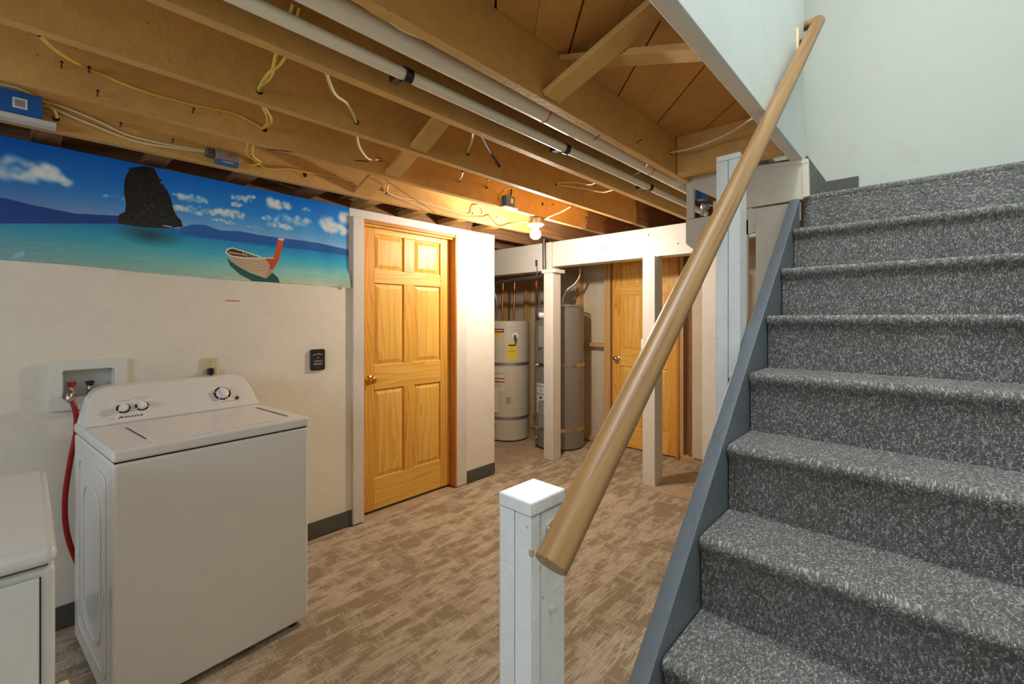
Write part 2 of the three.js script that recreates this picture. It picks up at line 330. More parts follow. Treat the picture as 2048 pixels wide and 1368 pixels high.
// ── edge of the floor opening and the upper stairwell ──
{
  const w = struct('wall_stairwell', 'white panelled side of the stair opening');
  board('fascia', -0.75, 2.52, JB, JB + 0.012, -0.478, -0.44, M.greyPaint, w, { grain: 'x' });
  board('trimmer', -0.75, 2.52, JB + 0.012, JT + 0.05, -0.478, -0.446, M.joist, w);
  board('fascia_board', -0.75, 2.525, JB + 0.001, JB + 0.125, -0.446, -0.428, M.panelWhite, w);
  board('wall_panel', -0.75, 2.525, JB + 0.125, 4.7, -0.446, -0.436, M.panelWhite, w, { grain: 'y', r: 0 });
  board('wall_body', -0.75, 2.52, JT + 0.05, 4.7, -0.52, -0.446, M.panelWhite, w, { r: 0 });
  const b = struct('wall_landing', 'off-white plaster wall above the stair landing');
  const tex = canvasTex(1024, 1024, (c, W, H) => {      // plaster with a few tan patches; 3.0 m wide (z), 3.0 m high (y)
    const im = c.createImageData(W, H);
    for (let y = 0; y < H; y++) for (let x = 0; x < W; x++) { const k = 1 + 0.05 * (fbm(x / W, y / H, 6, 6, 4, 4) - 0.5), i = (y * W + x) * 4; im.data[i] = cl(200 * k); im.data[i + 1] = cl(206 * k); im.data[i + 2] = cl(198 * k); im.data[i + 3] = 255; }
    c.putImageData(im, 0, 0);
    for (const [px, py, r, a] of [[1752, 136, 11, 0.55], [1768, 135, 7, 0.25], [1706, 296, 13, 0.4], [1792, 285, 13, 0.3], [1813, 314, 26, 0.45], [1808, 309, 5, 0.7], [1660, 232, 16, 0.2], [1870, 315, 5, 0.3]]) {
      const p = at(px, py, 'x', 3.4), X = (p.z + 2.0) / 3 * W, Y = (1 - (p.y - 1.9) / 3) * H, R = r * 0.0024 / 3 * W;
      for (let k = 0; k < 40; k++) { const an = hash(k, px) * 6.28, d = Math.sqrt(hash(k, py)) * R; c.fillStyle = `rgba(208,176,146,${a * 0.09})`; c.beginPath(); c.arc(X + Math.cos(an) * d, Y + Math.sin(an) * d * 0.9, R * 0.28, 0, 7); c.fill(); }
    }
  });
  const m = M.upper.clone(); m.map = tex;
  const g = merged([new THREE.BoxGeometry(0.1, 3.0, 1.47).translate(3.45, 3.4, -0.215), new THREE.BoxGeometry(0.1, 2.58, 1.05).translate(3.45, 3.61, -1.475)]);
  const p = g.attributes.position, uv = g.attributes.uv; for (let i = 0; i < p.count; i++) uv.setXY(i, (p.getZ(i) + 2.0) / 3, (p.getY(i) - 1.9) / 3);
  mesh('wall_panel', g, m, b);
  const t = board('baseboard', 3.388, 3.399, 2.05, 2.19, -0.72, -0.305, M.rubber, b, { r: 0 });
  const u = struct('wall_upstairs', 'plain walls and ceiling of the floor above');
  board('wall_panel', -0.85, -0.75, JT, 4.7, -0.52, 0.52, M.upper, u, { r: 0 });
  board('wall_panel', 2.42, 3.5, JT + 0.05, 4.9, -2.1, -2.0, M.upper, u, { r: 0 });
  board('wall_panel', 2.42, 2.52, JT + 0.05, 4.7, -2.0, -0.52, M.upper, u, { r: 0 });
  board('ceiling_panel', -0.95, 3.5, 4.7, 4.8, -2.1, 0.62, M.upper, u, { r: 0 });
}
{ // ceiling panel lamp over the stairwell
  const l = thing('ceiling_light', 'flat white ceiling light high above the staircase', 'lamp');
  board('frame', 0.08, 1.42, 4.66, 4.70, -0.30, 0.36, M.plastic, l, { r: 0.004 });
  board('diffuser', 0.10, 1.40, 4.645, 4.66, -0.27, 0.33, S({ color: 0xffffff, emissive: new THREE.Color(0.93, 0.98, 1), emissiveIntensity: 1.2 }), l, { r: 0 });
}
// ── skirting and door trim ──
{
  const b = struct('baseboard_left', 'dark grey rubber skirting under the poster wall');
  board('strip', -2.3, 1.434, 0.001, 0.098, WALL, WALL + 0.006, M.rubber, b, { r: 0.002 });
  board('strip', 2.428, 2.747, 0.001, 0.098, WALL, WALL + 0.006, M.rubber, b, { r: 0.002 });
  const t = struct('trim_1', 'white painted casing around the pine door');
  board('casing_side', 1.436, 1.513, 0.001, 1.998, WALL, -2.722, M.white, t);
  board('casing_side', 2.322, 2.426, 0.001, 1.998, WALL, -2.741, M.white, t, { r: 0.001 });
  board('casing_head', 1.42, 2.744, 1.998, 2.052, WALL, -2.741, M.white, t, { r: 0.001 });
  const j = struct('trim_2', 'stained pine jamb of the door');
  board('jamb', 2.308, 2.333, 0.001, 2.002, -2.85, -2.7415, M.jamb, j);
  board('jamb', 1.502, 1.53, 0.001, 1.972, -2.85, -2.7455, M.jamb, j);
  board('jamb_head', 1.502, 2.308, 1.974, 2.003, -2.85, -2.7455, M.jamb, j);
  board('stop', 1.53, 2.308, 1.960, 1.974, -2.80, -2.765, M.pineV, j);
}
function sixPanelDoor(name, label, W, H, T, knobX, knobMat) {       // hung in x, front toward +z, origin at the lower left corner
  const d = struct(name, label);
  const sw = 0.092, cols = [[sw, W / 2 - 0.045], [W / 2 + 0.045, W - sw]], rows = [[0.215, 0.83], [1.0, 1.57], [1.665, 1.91]];
  const leaf = (n, x0, x1, y0, y1, g, m) => board(n, x0, x1, y0, y1, 0, T, m, d, { grain: g, r: 0.003 });
  leaf('stile', 0, sw, 0, H, 'y', M.pineV); leaf('stile', W - sw, W, 0, H, 'y', M.pineV);
  const ry = [[0, rows[0][0]], [rows[0][1], rows[1][0]], [rows[1][1], rows[2][0]], [rows[2][1], H]];
  for (const [a, b] of ry) leaf('rail', sw, W - sw, a, b, 'x', M.pineL);
  for (const [a, b] of rows) leaf('mullion', cols[0][1], cols[1][0], a, b, 'y', M.pineV);
  for (const [a, b] of rows) for (const [x0, x1] of cols) {          // raised field with bevelled margins
    const z0 = T - 0.013, z1 = T - 0.003, m = 0.034, e = 0.006;
    const P = [[x0, a, z0], [x1, a, z0], [x1, b, z0], [x0, b, z0], [x0 + e, a + e, z0], [x1 - e, a + e, z0], [x1 - e, b - e, z0], [x0 + e, b - e, z0], [x0 + m, a + m, z1], [x1 - m, a + m, z1], [x1 - m, b - m, z1], [x0 + m, b - m, z1]];
    const quads = [[8, 9, 10, 11]]; for (let k = 0; k < 4; k++) { const n = (k + 1) % 4; quads.push([k, n, 4 + n, 4 + k], [4 + k, 4 + n, 8 + n, 8 + k]); }
    const pos = []; for (const q of quads) for (const i of [q[0], q[1], q[2], q[0], q[2], q[3]]) pos.push(...P[i]);
    const g = new THREE.BufferGeometry(); g.setAttribute('position', new THREE.Float32BufferAttribute(pos, 3)); g.computeVertexNormals(); uvBox(g, 'y', rnd() * 3, rnd() * 3);
    const back = new THREE.BoxGeometry(x1 - x0, b - a, 0.012).toNonIndexed(); back.translate((x0 + x1) / 2, (a + b) / 2, z0 - 0.0065); uvBox(back, 'y', 1, 1);
    mesh('panel', merged([g, back]), M.pineL, d);
  }
  const k = mesh('knob', lathe([[0, 0.062], [0.014, 0.061], [0.024, 0.054], [0.027, 0.044], [0.023, 0.034], [0.011, 0.026], [0.010, 0.010], [0.028, 0.007], [0.031, 0.001], [0.031, 0]], 28), knobMat, d);
  k.rotation.x = Math.PI / 2; k.position.set(knobX, 0.905, T); return d;
}
{
  const d = sixPanelDoor('door_1', 'honey pine six panel door with brass knob beside poster', 0.762, 1.952, 0.032, 0.058, M.brass);
  d.position.set(1.543, 0.012, -2.842);
  const e = sixPanelDoor('door_2', 'honey pine six panel door behind the white posts', 0.70, 1.97, 0.034, 0.062, M.nickel);
  e.position.set(4.255, 0.012, -2.455); e.rotation.y = -Math.PI / 2;
  const t = struct('trim_3', 'light wood frame of the far door');
  board('jamb', 4.19, 4.29, 0, 2.02, -2.50, -2.468, M.stud, t); board('jamb', 4.19, 4.29, 0, 2.02, -1.752, -1.726, M.jamb, t);
  board('jamb_head', 4.19, 4.29, 1.99, 2.02, -2.468, -1.752, M.stud, t);
}

// ───────── beam and posts ─────────
{
  const b = thing('beam', 'long white painted beam carried by posts under the ceiling joists', 'beam');
  board('beam_timber', 3.45, 3.59, 1.835, JB - 0.001, -2.66, -0.98, M.white, b, { r: 0.005 });
  board('beam_timber', 3.44, 3.58, 1.80, JB - 0.001, -4.44, -2.665, M.white, b, { r: 0.005 });
  const n = M.gap; for (const [px, py] of [[1297, 470], [1356, 487], [1067, 492], [1045, 505], [1210, 496]]) { const p = at(px, py, 'x', 3.449); const k = mesh('nail_hole', cyl(0.005, 0.005, 0.003, 8), n, b); k.rotation.z = Math.PI / 2; k.position.copy(p); }
}
{
  const p = thing('support_post', 'white square post with capital block, beside the dark tank', 'post');
  board('shaft', 3.345, 3.475, 0.0, 1.80, -2.685, -2.575, M.white, p, { r: 0.008 });
  board('capital', 3.335, 3.50, 1.765, 1.80, -2.70, -2.545, M.white, p, { r: 0.003 }).position.y += 0.0;
  const q = thing('support_post', 'white square post standing in front of the far pine door', 'post');
  board('shaft', 3.385, 3.525, 0.0, 1.834, -1.695, -1.588, M.white, q, { r: 0.006 });
  board('paper_note', 3.383, 3.3845, 1.06, 1.17, -1.705, -1.68, M.paper, q, { r: 0 });
  const r = thing('support_post', 'cream post added for the lit strip of a wall panel, beside the stair stringer', 'post');
  board('shaft', 3.45, 3.55, 0.0, 1.834, -1.245, -1.14, M.white, r, { r: 0.006 });  // added upright, stands for the lit strip of the wall panel behind
}

// ───────── staircase ─────────
const RISE = 0.1925, RUN = 0.2223, NX = k => 0.963 + RUN * (k - 3), SY = k => RISE * k;
function loopUV(g, swap, xr = 0) {
  const p = g.attributes.position, n = g.attributes.normal, uv = new Float32Array(p.count * 2);
  for (let i = 0; i < p.count; i++) { const x = p.getX(i), y = p.getY(i), z = p.getZ(i); const a = Math.abs(n.getZ(i)) > 0.8 ? [x, y] : [z, y + Math.max(0, x - xr)]; if (swap) a.reverse(); uv[2 * i] = a[0]; uv[2 * i + 1] = a[1]; }
  g.setAttribute('uv', new THREE.BufferAttribute(uv, 2)); return g;
}
{
  const st = thing('staircase', 'grey carpeted staircase with blue grey painted side board', 'stairs');
  for (let k = 1; k <= 10; k++) {
    const xr = NX(k) + (k === 10 ? 0.002 : 0.014), y0 = k === 1 ? 0 : SY(k - 1), y1 = SY(k), x1 = k === 10 ? 3.388 : NX(k + 1) + 0.015;
    const s = new THREE.Shape(); s.moveTo(xr, y0); s.lineTo(xr, y1 - 0.052); s.quadraticCurveTo(xr - 0.003, y1 - 0.04, NX(k), y1 - 0.03);
    s.bezierCurveTo(NX(k) - 0.010, y1 - 0.012, NX(k) - 0.002, y1, NX(k) + 0.022, y1); s.lineTo(x1, y1); s.lineTo(x1, y1 - 0.06);
    if (k < 10) { s.lineTo(x1, y0); } else { s.lineTo(NX(k) + 0.06, y1 - 0.06); s.lineTo(NX(k) + 0.06, y0); }
    s.closePath();
    const g = extrude(s, 0.94); g.translate(0, 0, -0.435); loopUV(g, k === 10, xr); mesh('step', g, M.loop, st);
  }
  // the turn to the left above the landing
  board('turn_step', 2.56, 3.387, SY(10), SY(11) + 0.01, -0.70, -0.425, M.loop, st, { r: 0.012, grain: 'x' });
  board('turn_step', 2.53, 3.387, SY(12) - 0.05, SY(12), -0.954, -0.69, M.loop, st, { r: 0.012, grain: 'x' });
  const yt = x => RISE / RUN * (x - 0.963) + 0.6075;
  const s = poly([[0.42, 0], [0.42, yt(0.42)], [2.445, yt(2.445)], [2.445, yt(2.445) - 0.36], [0.963 + (-0.6075 + 0.36) / (RISE / RUN), 0]]);
  const g = extrude(s, 0.034, 0.003); g.translate(0, 0, -0.475); uvBox(g, 'x'); mesh('stringer', g, M.stringer, st);
}
{ // boards closing the end of the landing
  const h = thing('landing_panel', 'white painted boards boxing in the landing edge, with square cut-out', 'panel');
  const X0 = 2.46, X1 = 2.48;
  const zs = (px) => at(px, 400, 'x', X0).z, yy = (px, py) => at(px, py, 'x', X0).y;
  const brd = (n, pts, mat, t = 0.02, off = 0) => { const sh = poly(pts.map(([px, py]) => { const p = at(px, py, 'x', X0); return [-p.z, p.y]; })); const g = extrude(sh, t); g.rotateY(Math.PI / 2); g.translate(X0 + off, 0, 0); uvBox(g, 'z'); return mesh(n, g, mat, h); };
  // shape x axis = -z ; rotateY(90) sends x to -z
  brd('upper_board', [[1380, 352], [1606, 322], [1606, 398], [1490, 417], [1440, 400], [1380, 374]], M.greyPaint, 0.02, -0.004);
  brd('corner_strip', [[1604, 323], [1617, 321], [1619, 392], [1606, 396]], M.greyPaint, 0.025, -0.008);
  brd('top_strip', [[1485, 336], [1617, 318], [1617, 326], [1485, 347]], M.greyPaint, 0.02, -0.010);
  brd('side_board', [[1373, 362], [1387, 366], [1387, 436], [1373, 440]], M.greyPaint, 0.02);
  brd('side_board', [[1426, 402], [1446, 404], [1446, 440], [1426, 434]], M.greyPaint, 0.02);
  brd('lower_board', [[1372, 440], [1460, 425], [1460, 497], [1384, 497], [1372, 487]], M.greyPaint, 0.03, -0.002);
  brd('lower_board', [[1460, 424], [1600, 404], [1600, 440], [1460, 478]], M.greyPaint, 0.02);
  brd('upright_board', [[1513, 441], [1570, 434], [1570, 640], [1513, 640]], M.greyPaint, 0.02, -0.012);
  brd('upright_board', [[1482, 440], [1496, 440], [1496, 640], [1482, 640]], M.greyPaint, 0.02);
}
{ // newel posts
  const n = thing('newel_post', 'short square newel post of white boards at stair foot', 'newel post', null, [0.570, 0, -0.484], -0.02);
  board('post_board', 0, 0.024, 0, 1.005, -0.075, -0.039, M.coolWhite, n, { r: 0.002 });
  board('post_board', 0, 0.024, 0, 1.005, -0.0375, 0, M.coolWhite, n, { r: 0.002 });
  board('post_board', 0.0255, 0.092, 0, 1.005, -0.075, 0, M.coolWhite, n, { r: 0.002 });
  board('cap', -0.001, 0.093, 1.005, 1.029, -0.076, 0.001, M.coolWhite, n, { r: 0.003 });
  const k = mesh('peg', new THREE.SphereGeometry(0.0065, 12, 8), M.coolWhite, n); k.position.set(0.054, 0.83, 0.002);
  board('chip', 0.0, 0.007, 0.940, 0.951, -0.005, 0.0006, M.stud, n, { r: 0 });
}
const NZ = -0.484, N2 = at(1480, 300, 'z', NZ);     // upper newel: outer corner, on the plane of the side board
{
  const n = thing('newel_post', 'tall grey white newel post of paired boards, halfway up stairs', 'newel post');
  const x = N2.x, z = NZ, w = 0.080, t = N2.y - 0.004;
  const yb = at(1468, 757, 'x', x).y;
  board('post_board', x, x + 0.04, 0.62, t - 0.022, z - w, z - 0.0405, M.coolWhite, n, { r: 0.002 });
  board('post_board', x, x + 0.04, yb, t - 0.022, z - 0.039, z, M.coolWhite, n, { r: 0.002 });
  board('post_board', x + 0.041, x + 0.078, yb - 0.01, t - 0.022, z - w, z, M.coolWhite, n, { r: 0.002 });
  board('cap', x - 0.001, x + 0.08, t - 0.022, t, z - w - 0.001, z + 0.001, M.coolWhite, n, { r: 0.005 });
}
{ // handrail with its return at the top
  const A = at(1102, 1128, 'z', -0.425), B = at(1637, 42, 'z', -0.392);
  const h = thing('handrail', 'long round wooden handrail running up the stairs', 'handrail');
  const R = 0.0275, dir = B.clone().sub(A), L = dir.length();
  const sh = new THREE.Shape(); for (let i = 0; i <= 40; i++) { const a = i / 40 * Math.PI * 2, q = 1 - 0.10 * Math.pow(Math.max(0, -Math.cos(a)), 3); const X = R * q * Math.cos(a), Y = R * Math.sin(a); i ? sh.lineTo(X, Y) : sh.moveTo(X, Y); }
  const g = new THREE.ExtrudeGeometry(sh, { depth: L, steps: 1, bevelEnabled: true, bevelSize: 0.003, bevelThickness: 0.003, bevelOffset: -0.003, bevelSegments: 2, curveSegments: 40 });
  const p = g.attributes.position, uv = new Float32Array(p.count * 2); for (let i = 0; i < p.count; i++) { uv[2 * i] = p.getZ(i); uv[2 * i + 1] = R * Math.atan2(p.getY(i), p.getX(i)); } g.setAttribute('uv', new THREE.BufferAttribute(uv, 2));
  const m = mesh('rail', g, M.rail, h); m.position.copy(A); m.quaternion.setFromUnitVectors(new THREE.Vector3(0, 0, 1), dir.clone().normalize());
  const q = mesh('rail_return', new THREE.CylinderGeometry(0.022, 0.022, 0.5, 24), M.rail, h); q.rotation.x = Math.PI / 2; q.position.set(B.x - 0.02, B.y - 0.012, B.z - 0.245);
  const bk = (pt, wallZ, n) => { mesh('bracket', tube([new THREE.Vector3(pt.x, pt.y - 0.005, pt.z - 0.015), new THREE.Vector3(pt.x, pt.y - 0.012, (pt.z + wallZ) / 2), new THREE.Vector3(pt.x, pt.y, wallZ)], 0.006, 8), n, h); const d = mesh('bracket_plate', cyl(0.018, 0.018, 0.004, 20), n, h); d.rotation.x = Math.PI / 2; d.position.set(pt.x, pt.y, wallZ + 0.0025); };
  const on = x => A.clone().lerp(B, (x - A.x) / (B.x - A.x));
  { const r = on(0.600); mesh('bracket', tube([r, new THREE.Vector3(0.612, 0.972, -0.455), new THREE.Vector3(0.624, 0.966, NZ)], 0.006, 8), M.nickel, h); const d = mesh('bracket_plate', cyl(0.017, 0.017, 0.004, 20), M.nickel, h); d.rotation.x = Math.PI / 2; d.position.set(0.624, 0.966, NZ + 0.0025); } { const p2 = at(1487, 318, 'z', NZ), r = on(p2.x - 0.02); mesh('bracket', tube([r, new THREE.Vector3(p2.x - 0.008, p2.y - 0.004, -0.455), p2], 0.006, 8), M.black, h); const d = mesh('bracket_plate', cyl(0.017, 0.017, 0.004, 20), M.black, h); d.rotation.x = Math.PI / 2; d.position.set(p2.x, p2.y, NZ + 0.0025); }
  const w = on(2.40); bk(w, -0.428, M.black); board('bracket_block', 2.36, 2.44, w.y - 0.07, w.y + 0.06, -0.436, -0.428, M.ivory, h, { r: 0.002 });
}

// ───────── washer, dryer and their fittings ─────────
function printPlane(w, h, tex, rough) { return [new THREE.PlaneGeometry(w, h), S({ map: tex, roughness: rough })]; }
{
  const w = thing('washing_machine', 'white top-loading washing machine with three knobs under the poster', 'washer', null, [0.193, 0, -1.945], 0.084);
  const W = 0.655, D = 0.655;
  mesh('cabinet', boxGeo(W, 0.835, D, W / 2, 0.4425, -D / 2, 0.012), M.enamel, w);
  for (const [x, z] of [[0.05, -0.05], [W - 0.05, -0.05], [0.05, -D + 0.05], [W - 0.05, -D + 0.05]]) { const f = mesh('foot', cyl(0.018, 0.022, 0.027, 14), M.black, w); f.position.set(x, 0.0135, z); }
  mesh('seam', boxGeo(W - 0.012, 0.008, D - 0.012, W / 2, 0.861, -D / 2), M.gap, w);
  mesh('top_deck', boxGeo(W + 0.004, 0.042, D, W / 2, 0.884, -D / 2 + 0.002, 0.012), M.enamel, w);
  const lid = mesh('lid', boxGeo(0.43, 0.008, 0.385, W / 2, 0.906, -0.215, 0.003), M.enamel, w);
  mesh('lid_slot', boxGeo(0.006, 0.002, 0.27, W / 2 - 0.2185, 0.9048, -0.235), M.iron, lid);
  mesh('lid_slot', boxGeo(0.005, 0.002, 0.30, W / 2 + 0.2175, 0.9048, -0.235), M.iron, lid);
  mesh('deck_slot', boxGeo(0.012, 0.0022, 0.31, W - 0.055, 0.9046, -0.235), M.iron, w);
  // embossed panel on the side
  { const s = rrect(-0.56, 0.10, -0.09, 0.80, 0.06); s.holes.push(rrect(-0.54, 0.12, -0.11, 0.78, 0.05, new THREE.Path())); const g = extrude(s, 0.002, 0.002); g.rotateY(-Math.PI / 2); g.translate(-0.001, 0, 0); mesh('side_emboss', g, M.enamel, w);
    const t = rrect(-0.48, 0.16, -0.17, 0.72, 0.12); t.holes.push(rrect(-0.465, 0.175, -0.185, 0.705, 0.11, new THREE.Path())); const q = extrude(t, 0.002, 0.002); q.rotateY(-Math.PI / 2); q.translate(-0.001, 0, 0); mesh('side_emboss', q, M.enamel, w); }
  // control console: rounded outline, front leaning back
  const c = new THREE.Group(); c.name = 'console'; w.add(c);
  const y0 = 0.905, y1 = 1.052, zf = -0.475, lean = 0.62;
  const s = new THREE.Shape(); s.moveTo(0.004, y0); s.lineTo(W - 0.004, y0); s.lineTo(W - 0.016, y0 + 0.05); s.bezierCurveTo(W - 0.03, y1 - 0.02, W - 0.05, y1, W - 0.11, y1); s.lineTo(0.11, y1); s.bezierCurveTo(0.05, y1, 0.03, y1 - 0.02, 0.016, y0 + 0.05); s.closePath();
  const g = new THREE.ExtrudeGeometry(s, { depth: 0.15, bevelEnabled: true, bevelSize: 0.008, bevelOffset: -0.008, bevelThickness: 0.008, bevelSegments: 3, curveSegments: 12 });
  g.translate(0, 0, zf - 0.158);
  { const p = g.attributes.position; for (let i = 0; i < p.count; i++) if (p.getZ(i) > zf - 0.07) p.setZ(i, p.getZ(i) - (p.getY(i) - y0) * lean); g.computeVertexNormals(); }
  mesh('housing', g, M.enamel, c);
  const tilt = Math.atan(lean), fp = (x, y, off = 0) => new THREE.Vector3(x, y + off * Math.sin(tilt), zf - (y - y0) * lean + off * Math.cos(tilt) + 0.0002);
  const PW = W - 0.15, PH = 0.118;      // printed face of the console
  const tex = canvasTex(2048, 512, (k, cw, ch) => {
    k.fillStyle = '#e9e6e2'; k.fillRect(0, 0, cw, ch); const sc = cw / PW;
    const ring = (x, y, r, lw, gaps) => { k.lineWidth = lw; k.strokeStyle = '#26242c'; for (const [a, b] of gaps) { k.beginPath(); k.arc(x, y, r, a, b); k.stroke(); } };
    const tick = (x, y, l) => { k.fillStyle = '#8d8a88'; k.fillRect(x - l / 2, y, l, 7); };
    ring(215, 255, 82, 28, [[-1.1, 0.35], [0.5, 2.4], [2.7, 4.1]]); ring(465, 250, 82, 28, [[-1.6, 0.2], [0.4, 2.5], [2.8, 3.6]]);
    ring(1716, 190, 130, 36, [[-1.5, -1.05], [-0.95, -0.7], [-0.55, 0.85], [1.0, 1.2], [1.3, 2.1], [2.25, 3.5], [3.6, 4.6]]);
    k.strokeStyle = '#2b3a88'; k.lineWidth = 8; k.beginPath(); k.arc(1716, 190, 118, 1.0, 2.1); k.stroke(); k.beginPath(); k.arc(1716, 190, 118, 3.6, 4.6); k.stroke();
    k.fillStyle = '#6f6d6c'; k.font = '26px sans-serif'; k.textAlign = 'center';
    for (const [x, y, l] of [[250, 105, 190], [480, 75, 230], [480, 108, 120], [130, 190, 70], [310, 180, 60], [560, 190, 50], [570, 260, 40], [1690, 36, 110], [1560, 110, 60], [1540, 170, 60], [1870, 110, 60], [1880, 290, 50], [1590, 320, 60], [1740, 345, 50], [1560, 398, 90], [1950, 270, 70], [1950, 400, 70], [60, 420, 34], [60, 440, 60]]) tick(x, y, l);
    k.fillStyle = '#2a2830'; for (let i = 0; i < 6; i++) k.fillRect(1640 + i * 44, 372, 24, 12);
    k.fillStyle = '#1c1a1c'; k.font = 'italic bold 78px sans-serif'; k.save(); k.translate(290, 445); k.scale(1.25, 0.8); k.fillText('Amana', 0, 0); k.restore();
  });
  const [pg, pm] = printPlane(PW, PH, tex, 0.22); const pr = mesh('printed_face', pg, pm, c); pr.position.copy(fp(W / 2, y0 + 0.006 + PH / 2 * Math.cos(tilt), 0.0006)); pr.rotation.x = -tilt;
  const toFace = (u, v) => { const yy = y0 + 0.006 + (1 - v / 512) * PH * Math.cos(tilt); return [W / 2 - PW / 2 + u / 2048 * PW, yy]; };
  const knob = (u, v, r, d) => {
    const [x, y] = toFace(u, v), kg = merged([lathe([[r, 0], [r * 0.96, d * 0.4], [r * 0.8, d * 0.55], [0, d * 0.6]], 32), (() => { const q = new RoundedBoxGeometry(r * 0.42, d * 0.5, r * 1.85, 2, r * 0.16); q.translate(0, d * 0.72, 0); return q; })()]);
    const m = mesh('knob', kg, M.porcelain, c); m.position.copy(fp(x, y, 0.001)); m.rotation.set(Math.PI / 2 - tilt, 0, 0); m.rotateY(0.35);
  };
  knob(215, 255, 0.0160, 0.030); knob(465, 250, 0.0160, 0.030); knob(1716, 190, 0.0265, 0.027);
  const [bx, by] = toFace(1950, 335), bt = mesh('start_button', cyl(0.0085, 0.0085, 0.006, 20), S({ color: 0x3a322c, roughness: 0.4 }), c); bt.position.copy(fp(bx, by, 0.002)); bt.rotation.x = Math.PI / 2 - tilt;
}
{
  const d = thing('dryer', 'white clothes dryer with plain top, next to red hose', 'dryer', null, [-0.64, 0, -1.235], 0.0);
  const W = 0.68, D = 0.64;
  mesh('cabinet', boxGeo(W, 0.84, D - 0.01, W / 2, 0.440, -D / 2 - 0.005, 0.012), M.enamelGrey, d);
  mesh('seam', boxGeo(W - 0.02, 0.007, D - 0.03, W / 2, 0.8635, -D / 2), M.gap, d);
  mesh('top', boxGeo(W + 0.004, 0.036, D + 0.012, W / 2, 0.884, -D / 2 + 0.004, 0.016), M.enamelGrey, d);
  mesh('front_panel', boxGeo(W - 0.040, 0.78, 0.006, W / 2 - 0.002, 0.455, -0.001, 0.0025), M.enamelGrey, d);
  mesh('latch', boxGeo(0.02, 0.05, 0.03, W + 0.009, 0.60, 0.0, 0.006), M.ivory, d);
  mesh('panel_gap', boxGeo(0.0022, 0.78, 0.002, W - 0.0206, 0.455, -0.0028), M.gap, d);
  for (const [x, z] of [[0.05, -0.05], [W - 0.05, -0.05], [0.05, -D + 0.05], [W - 0.05, -D + 0.05]]) { const f = mesh('foot', cyl(0.018, 0.022, 0.022, 14), M.black, d); f.position.set(x, 0.011, z); }
}
{ // recessed valve box in the wall
  const v = thing('washer_outlet_box', 'white recessed wall box with hot and cold water valves', 'outlet box');
  const s = rrect(0.066, 0.94, 0.318, 1.15, 0.004); s.holes.push(rrect(0.106, 0.984, 0.278, 1.114, 0.012, new THREE.Path()));
  const g = extrude(s, 0.016, 0.002); g.translate(0, 0, WALL + 0.002); mesh('face_frame', g, M.plastic, v);
  mesh('recess', merged([boxGeo(0.166, 0.124, 0.003, 0.192, 1.049, WALL - 0.088), boxGeo(0.166, 0.003, 0.088, 0.192, 0.9885, WALL - 0.044), boxGeo(0.166, 0.003, 0.088, 0.192, 1.1095, WALL - 0.044), boxGeo(0.003, 0.12, 0.088, 0.1105, 1.049, WALL - 0.044), boxGeo(0.003, 0.12, 0.088, 0.2735, 1.049, WALL - 0.044)]), M.plastic, v);
  for (const [x, m] of [[0.138, M.redPlastic], [0.197, M.bluePlastic]]) {
    const b = mesh('valve', merged([(() => { const c = cyl(0.010, 0.012, 0.045, 16); c.translate(x, 1.012, WALL - 0.02); return c; })(), (() => { const c = cyl(0.009, 0.011, 0.05, 16); c.rotateX(Math.PI / 2); c.translate(x, 1.015, WALL + 0.0); return c; })()]), M.nickel, v);
    const h = mesh('valve_handle', merged([(() => { const c = cyl(0.013, 0.011, 0.014, 8); c.translate(x, 1.042, WALL - 0.02); return c; })(), boxGeo(0.008, 0.012, 0.03, x, 1.05, WALL - 0.02, 0.003), boxGeo(0.03, 0.012, 0.008, x, 1.05, WALL - 0.02, 0.003)]), m, b);
  }
}
{
  const P = (x, y, z) => new THREE.Vector3(x, y, z), z = -2.70;
  const h = thing('water_hose', 'red rubber hose hanging from the wall box beside washer', 'hose');
  const pts = [[138, 789], [150, 818], [153, 858], [141, 920], [130, 1000], [133, 1060], [148, 1110], [166, 1140]].map(([a, b], i) => at(a, b, 'z', z + (i === 0 ? -0.01 : i * 0.004)));
  pts.push(pts[7].clone().add(P(0.035, -0.01, 0.0)));
  mesh('hose', tube(pts, 0.0098, 12), M.red, h);
  mesh('coupling', tube([P(0.138, 1.013, WALL + 0.03), P(0.128, 1.005, WALL + 0.045), P(0.128, 0.985, WALL + 0.048), pts[0].clone().lerp(pts[1], 0.4)], 0.0105, 12), M.nickel, h);
  const c = thing('water_hose', 'short braided metal elbow hose going behind washer', 'hose');
  mesh('hose', tube([P(0.197, 1.013, WALL + 0.03), P(0.203, 1.008, WALL + 0.045), P(0.217, 0.985, WALL + 0.05), P(0.232, 0.95, WALL + 0.05), P(0.25, 0.80, WALL + 0.045)], 0.009, 10), M.nickel, c);
}
{
  const o = thing('wall_outlet', 'ivory wall outlet with black plug above the washer', 'outlet');
  mesh('cover_plate', boxGeo(0.066, 0.112, 0.006, 0.651, 1.075, WALL + 0.003, 0.002), M.ivory, o);
  mesh('plug', boxGeo(0.026, 0.034, 0.03, 0.651, 1.062, WALL + 0.02, 0.006), M.black, o);
  const s = mesh('screw', cyl(0.003, 0.003, 0.002, 10), M.iron, o); s.rotation.x = Math.PI / 2; s.position.set(0.651, 1.112, WALL + 0.0065);
  mesh('cord', tube([new THREE.Vector3(0.651, 1.05, WALL + 0.03), new THREE.Vector3(0.651, 1.02, WALL + 0.028), new THREE.Vector3(0.645, 0.95, WALL + 0.02), new THREE.Vector3(0.63, 0.80, WALL + 0.018)], 0.005, 8), M.black, o);
}
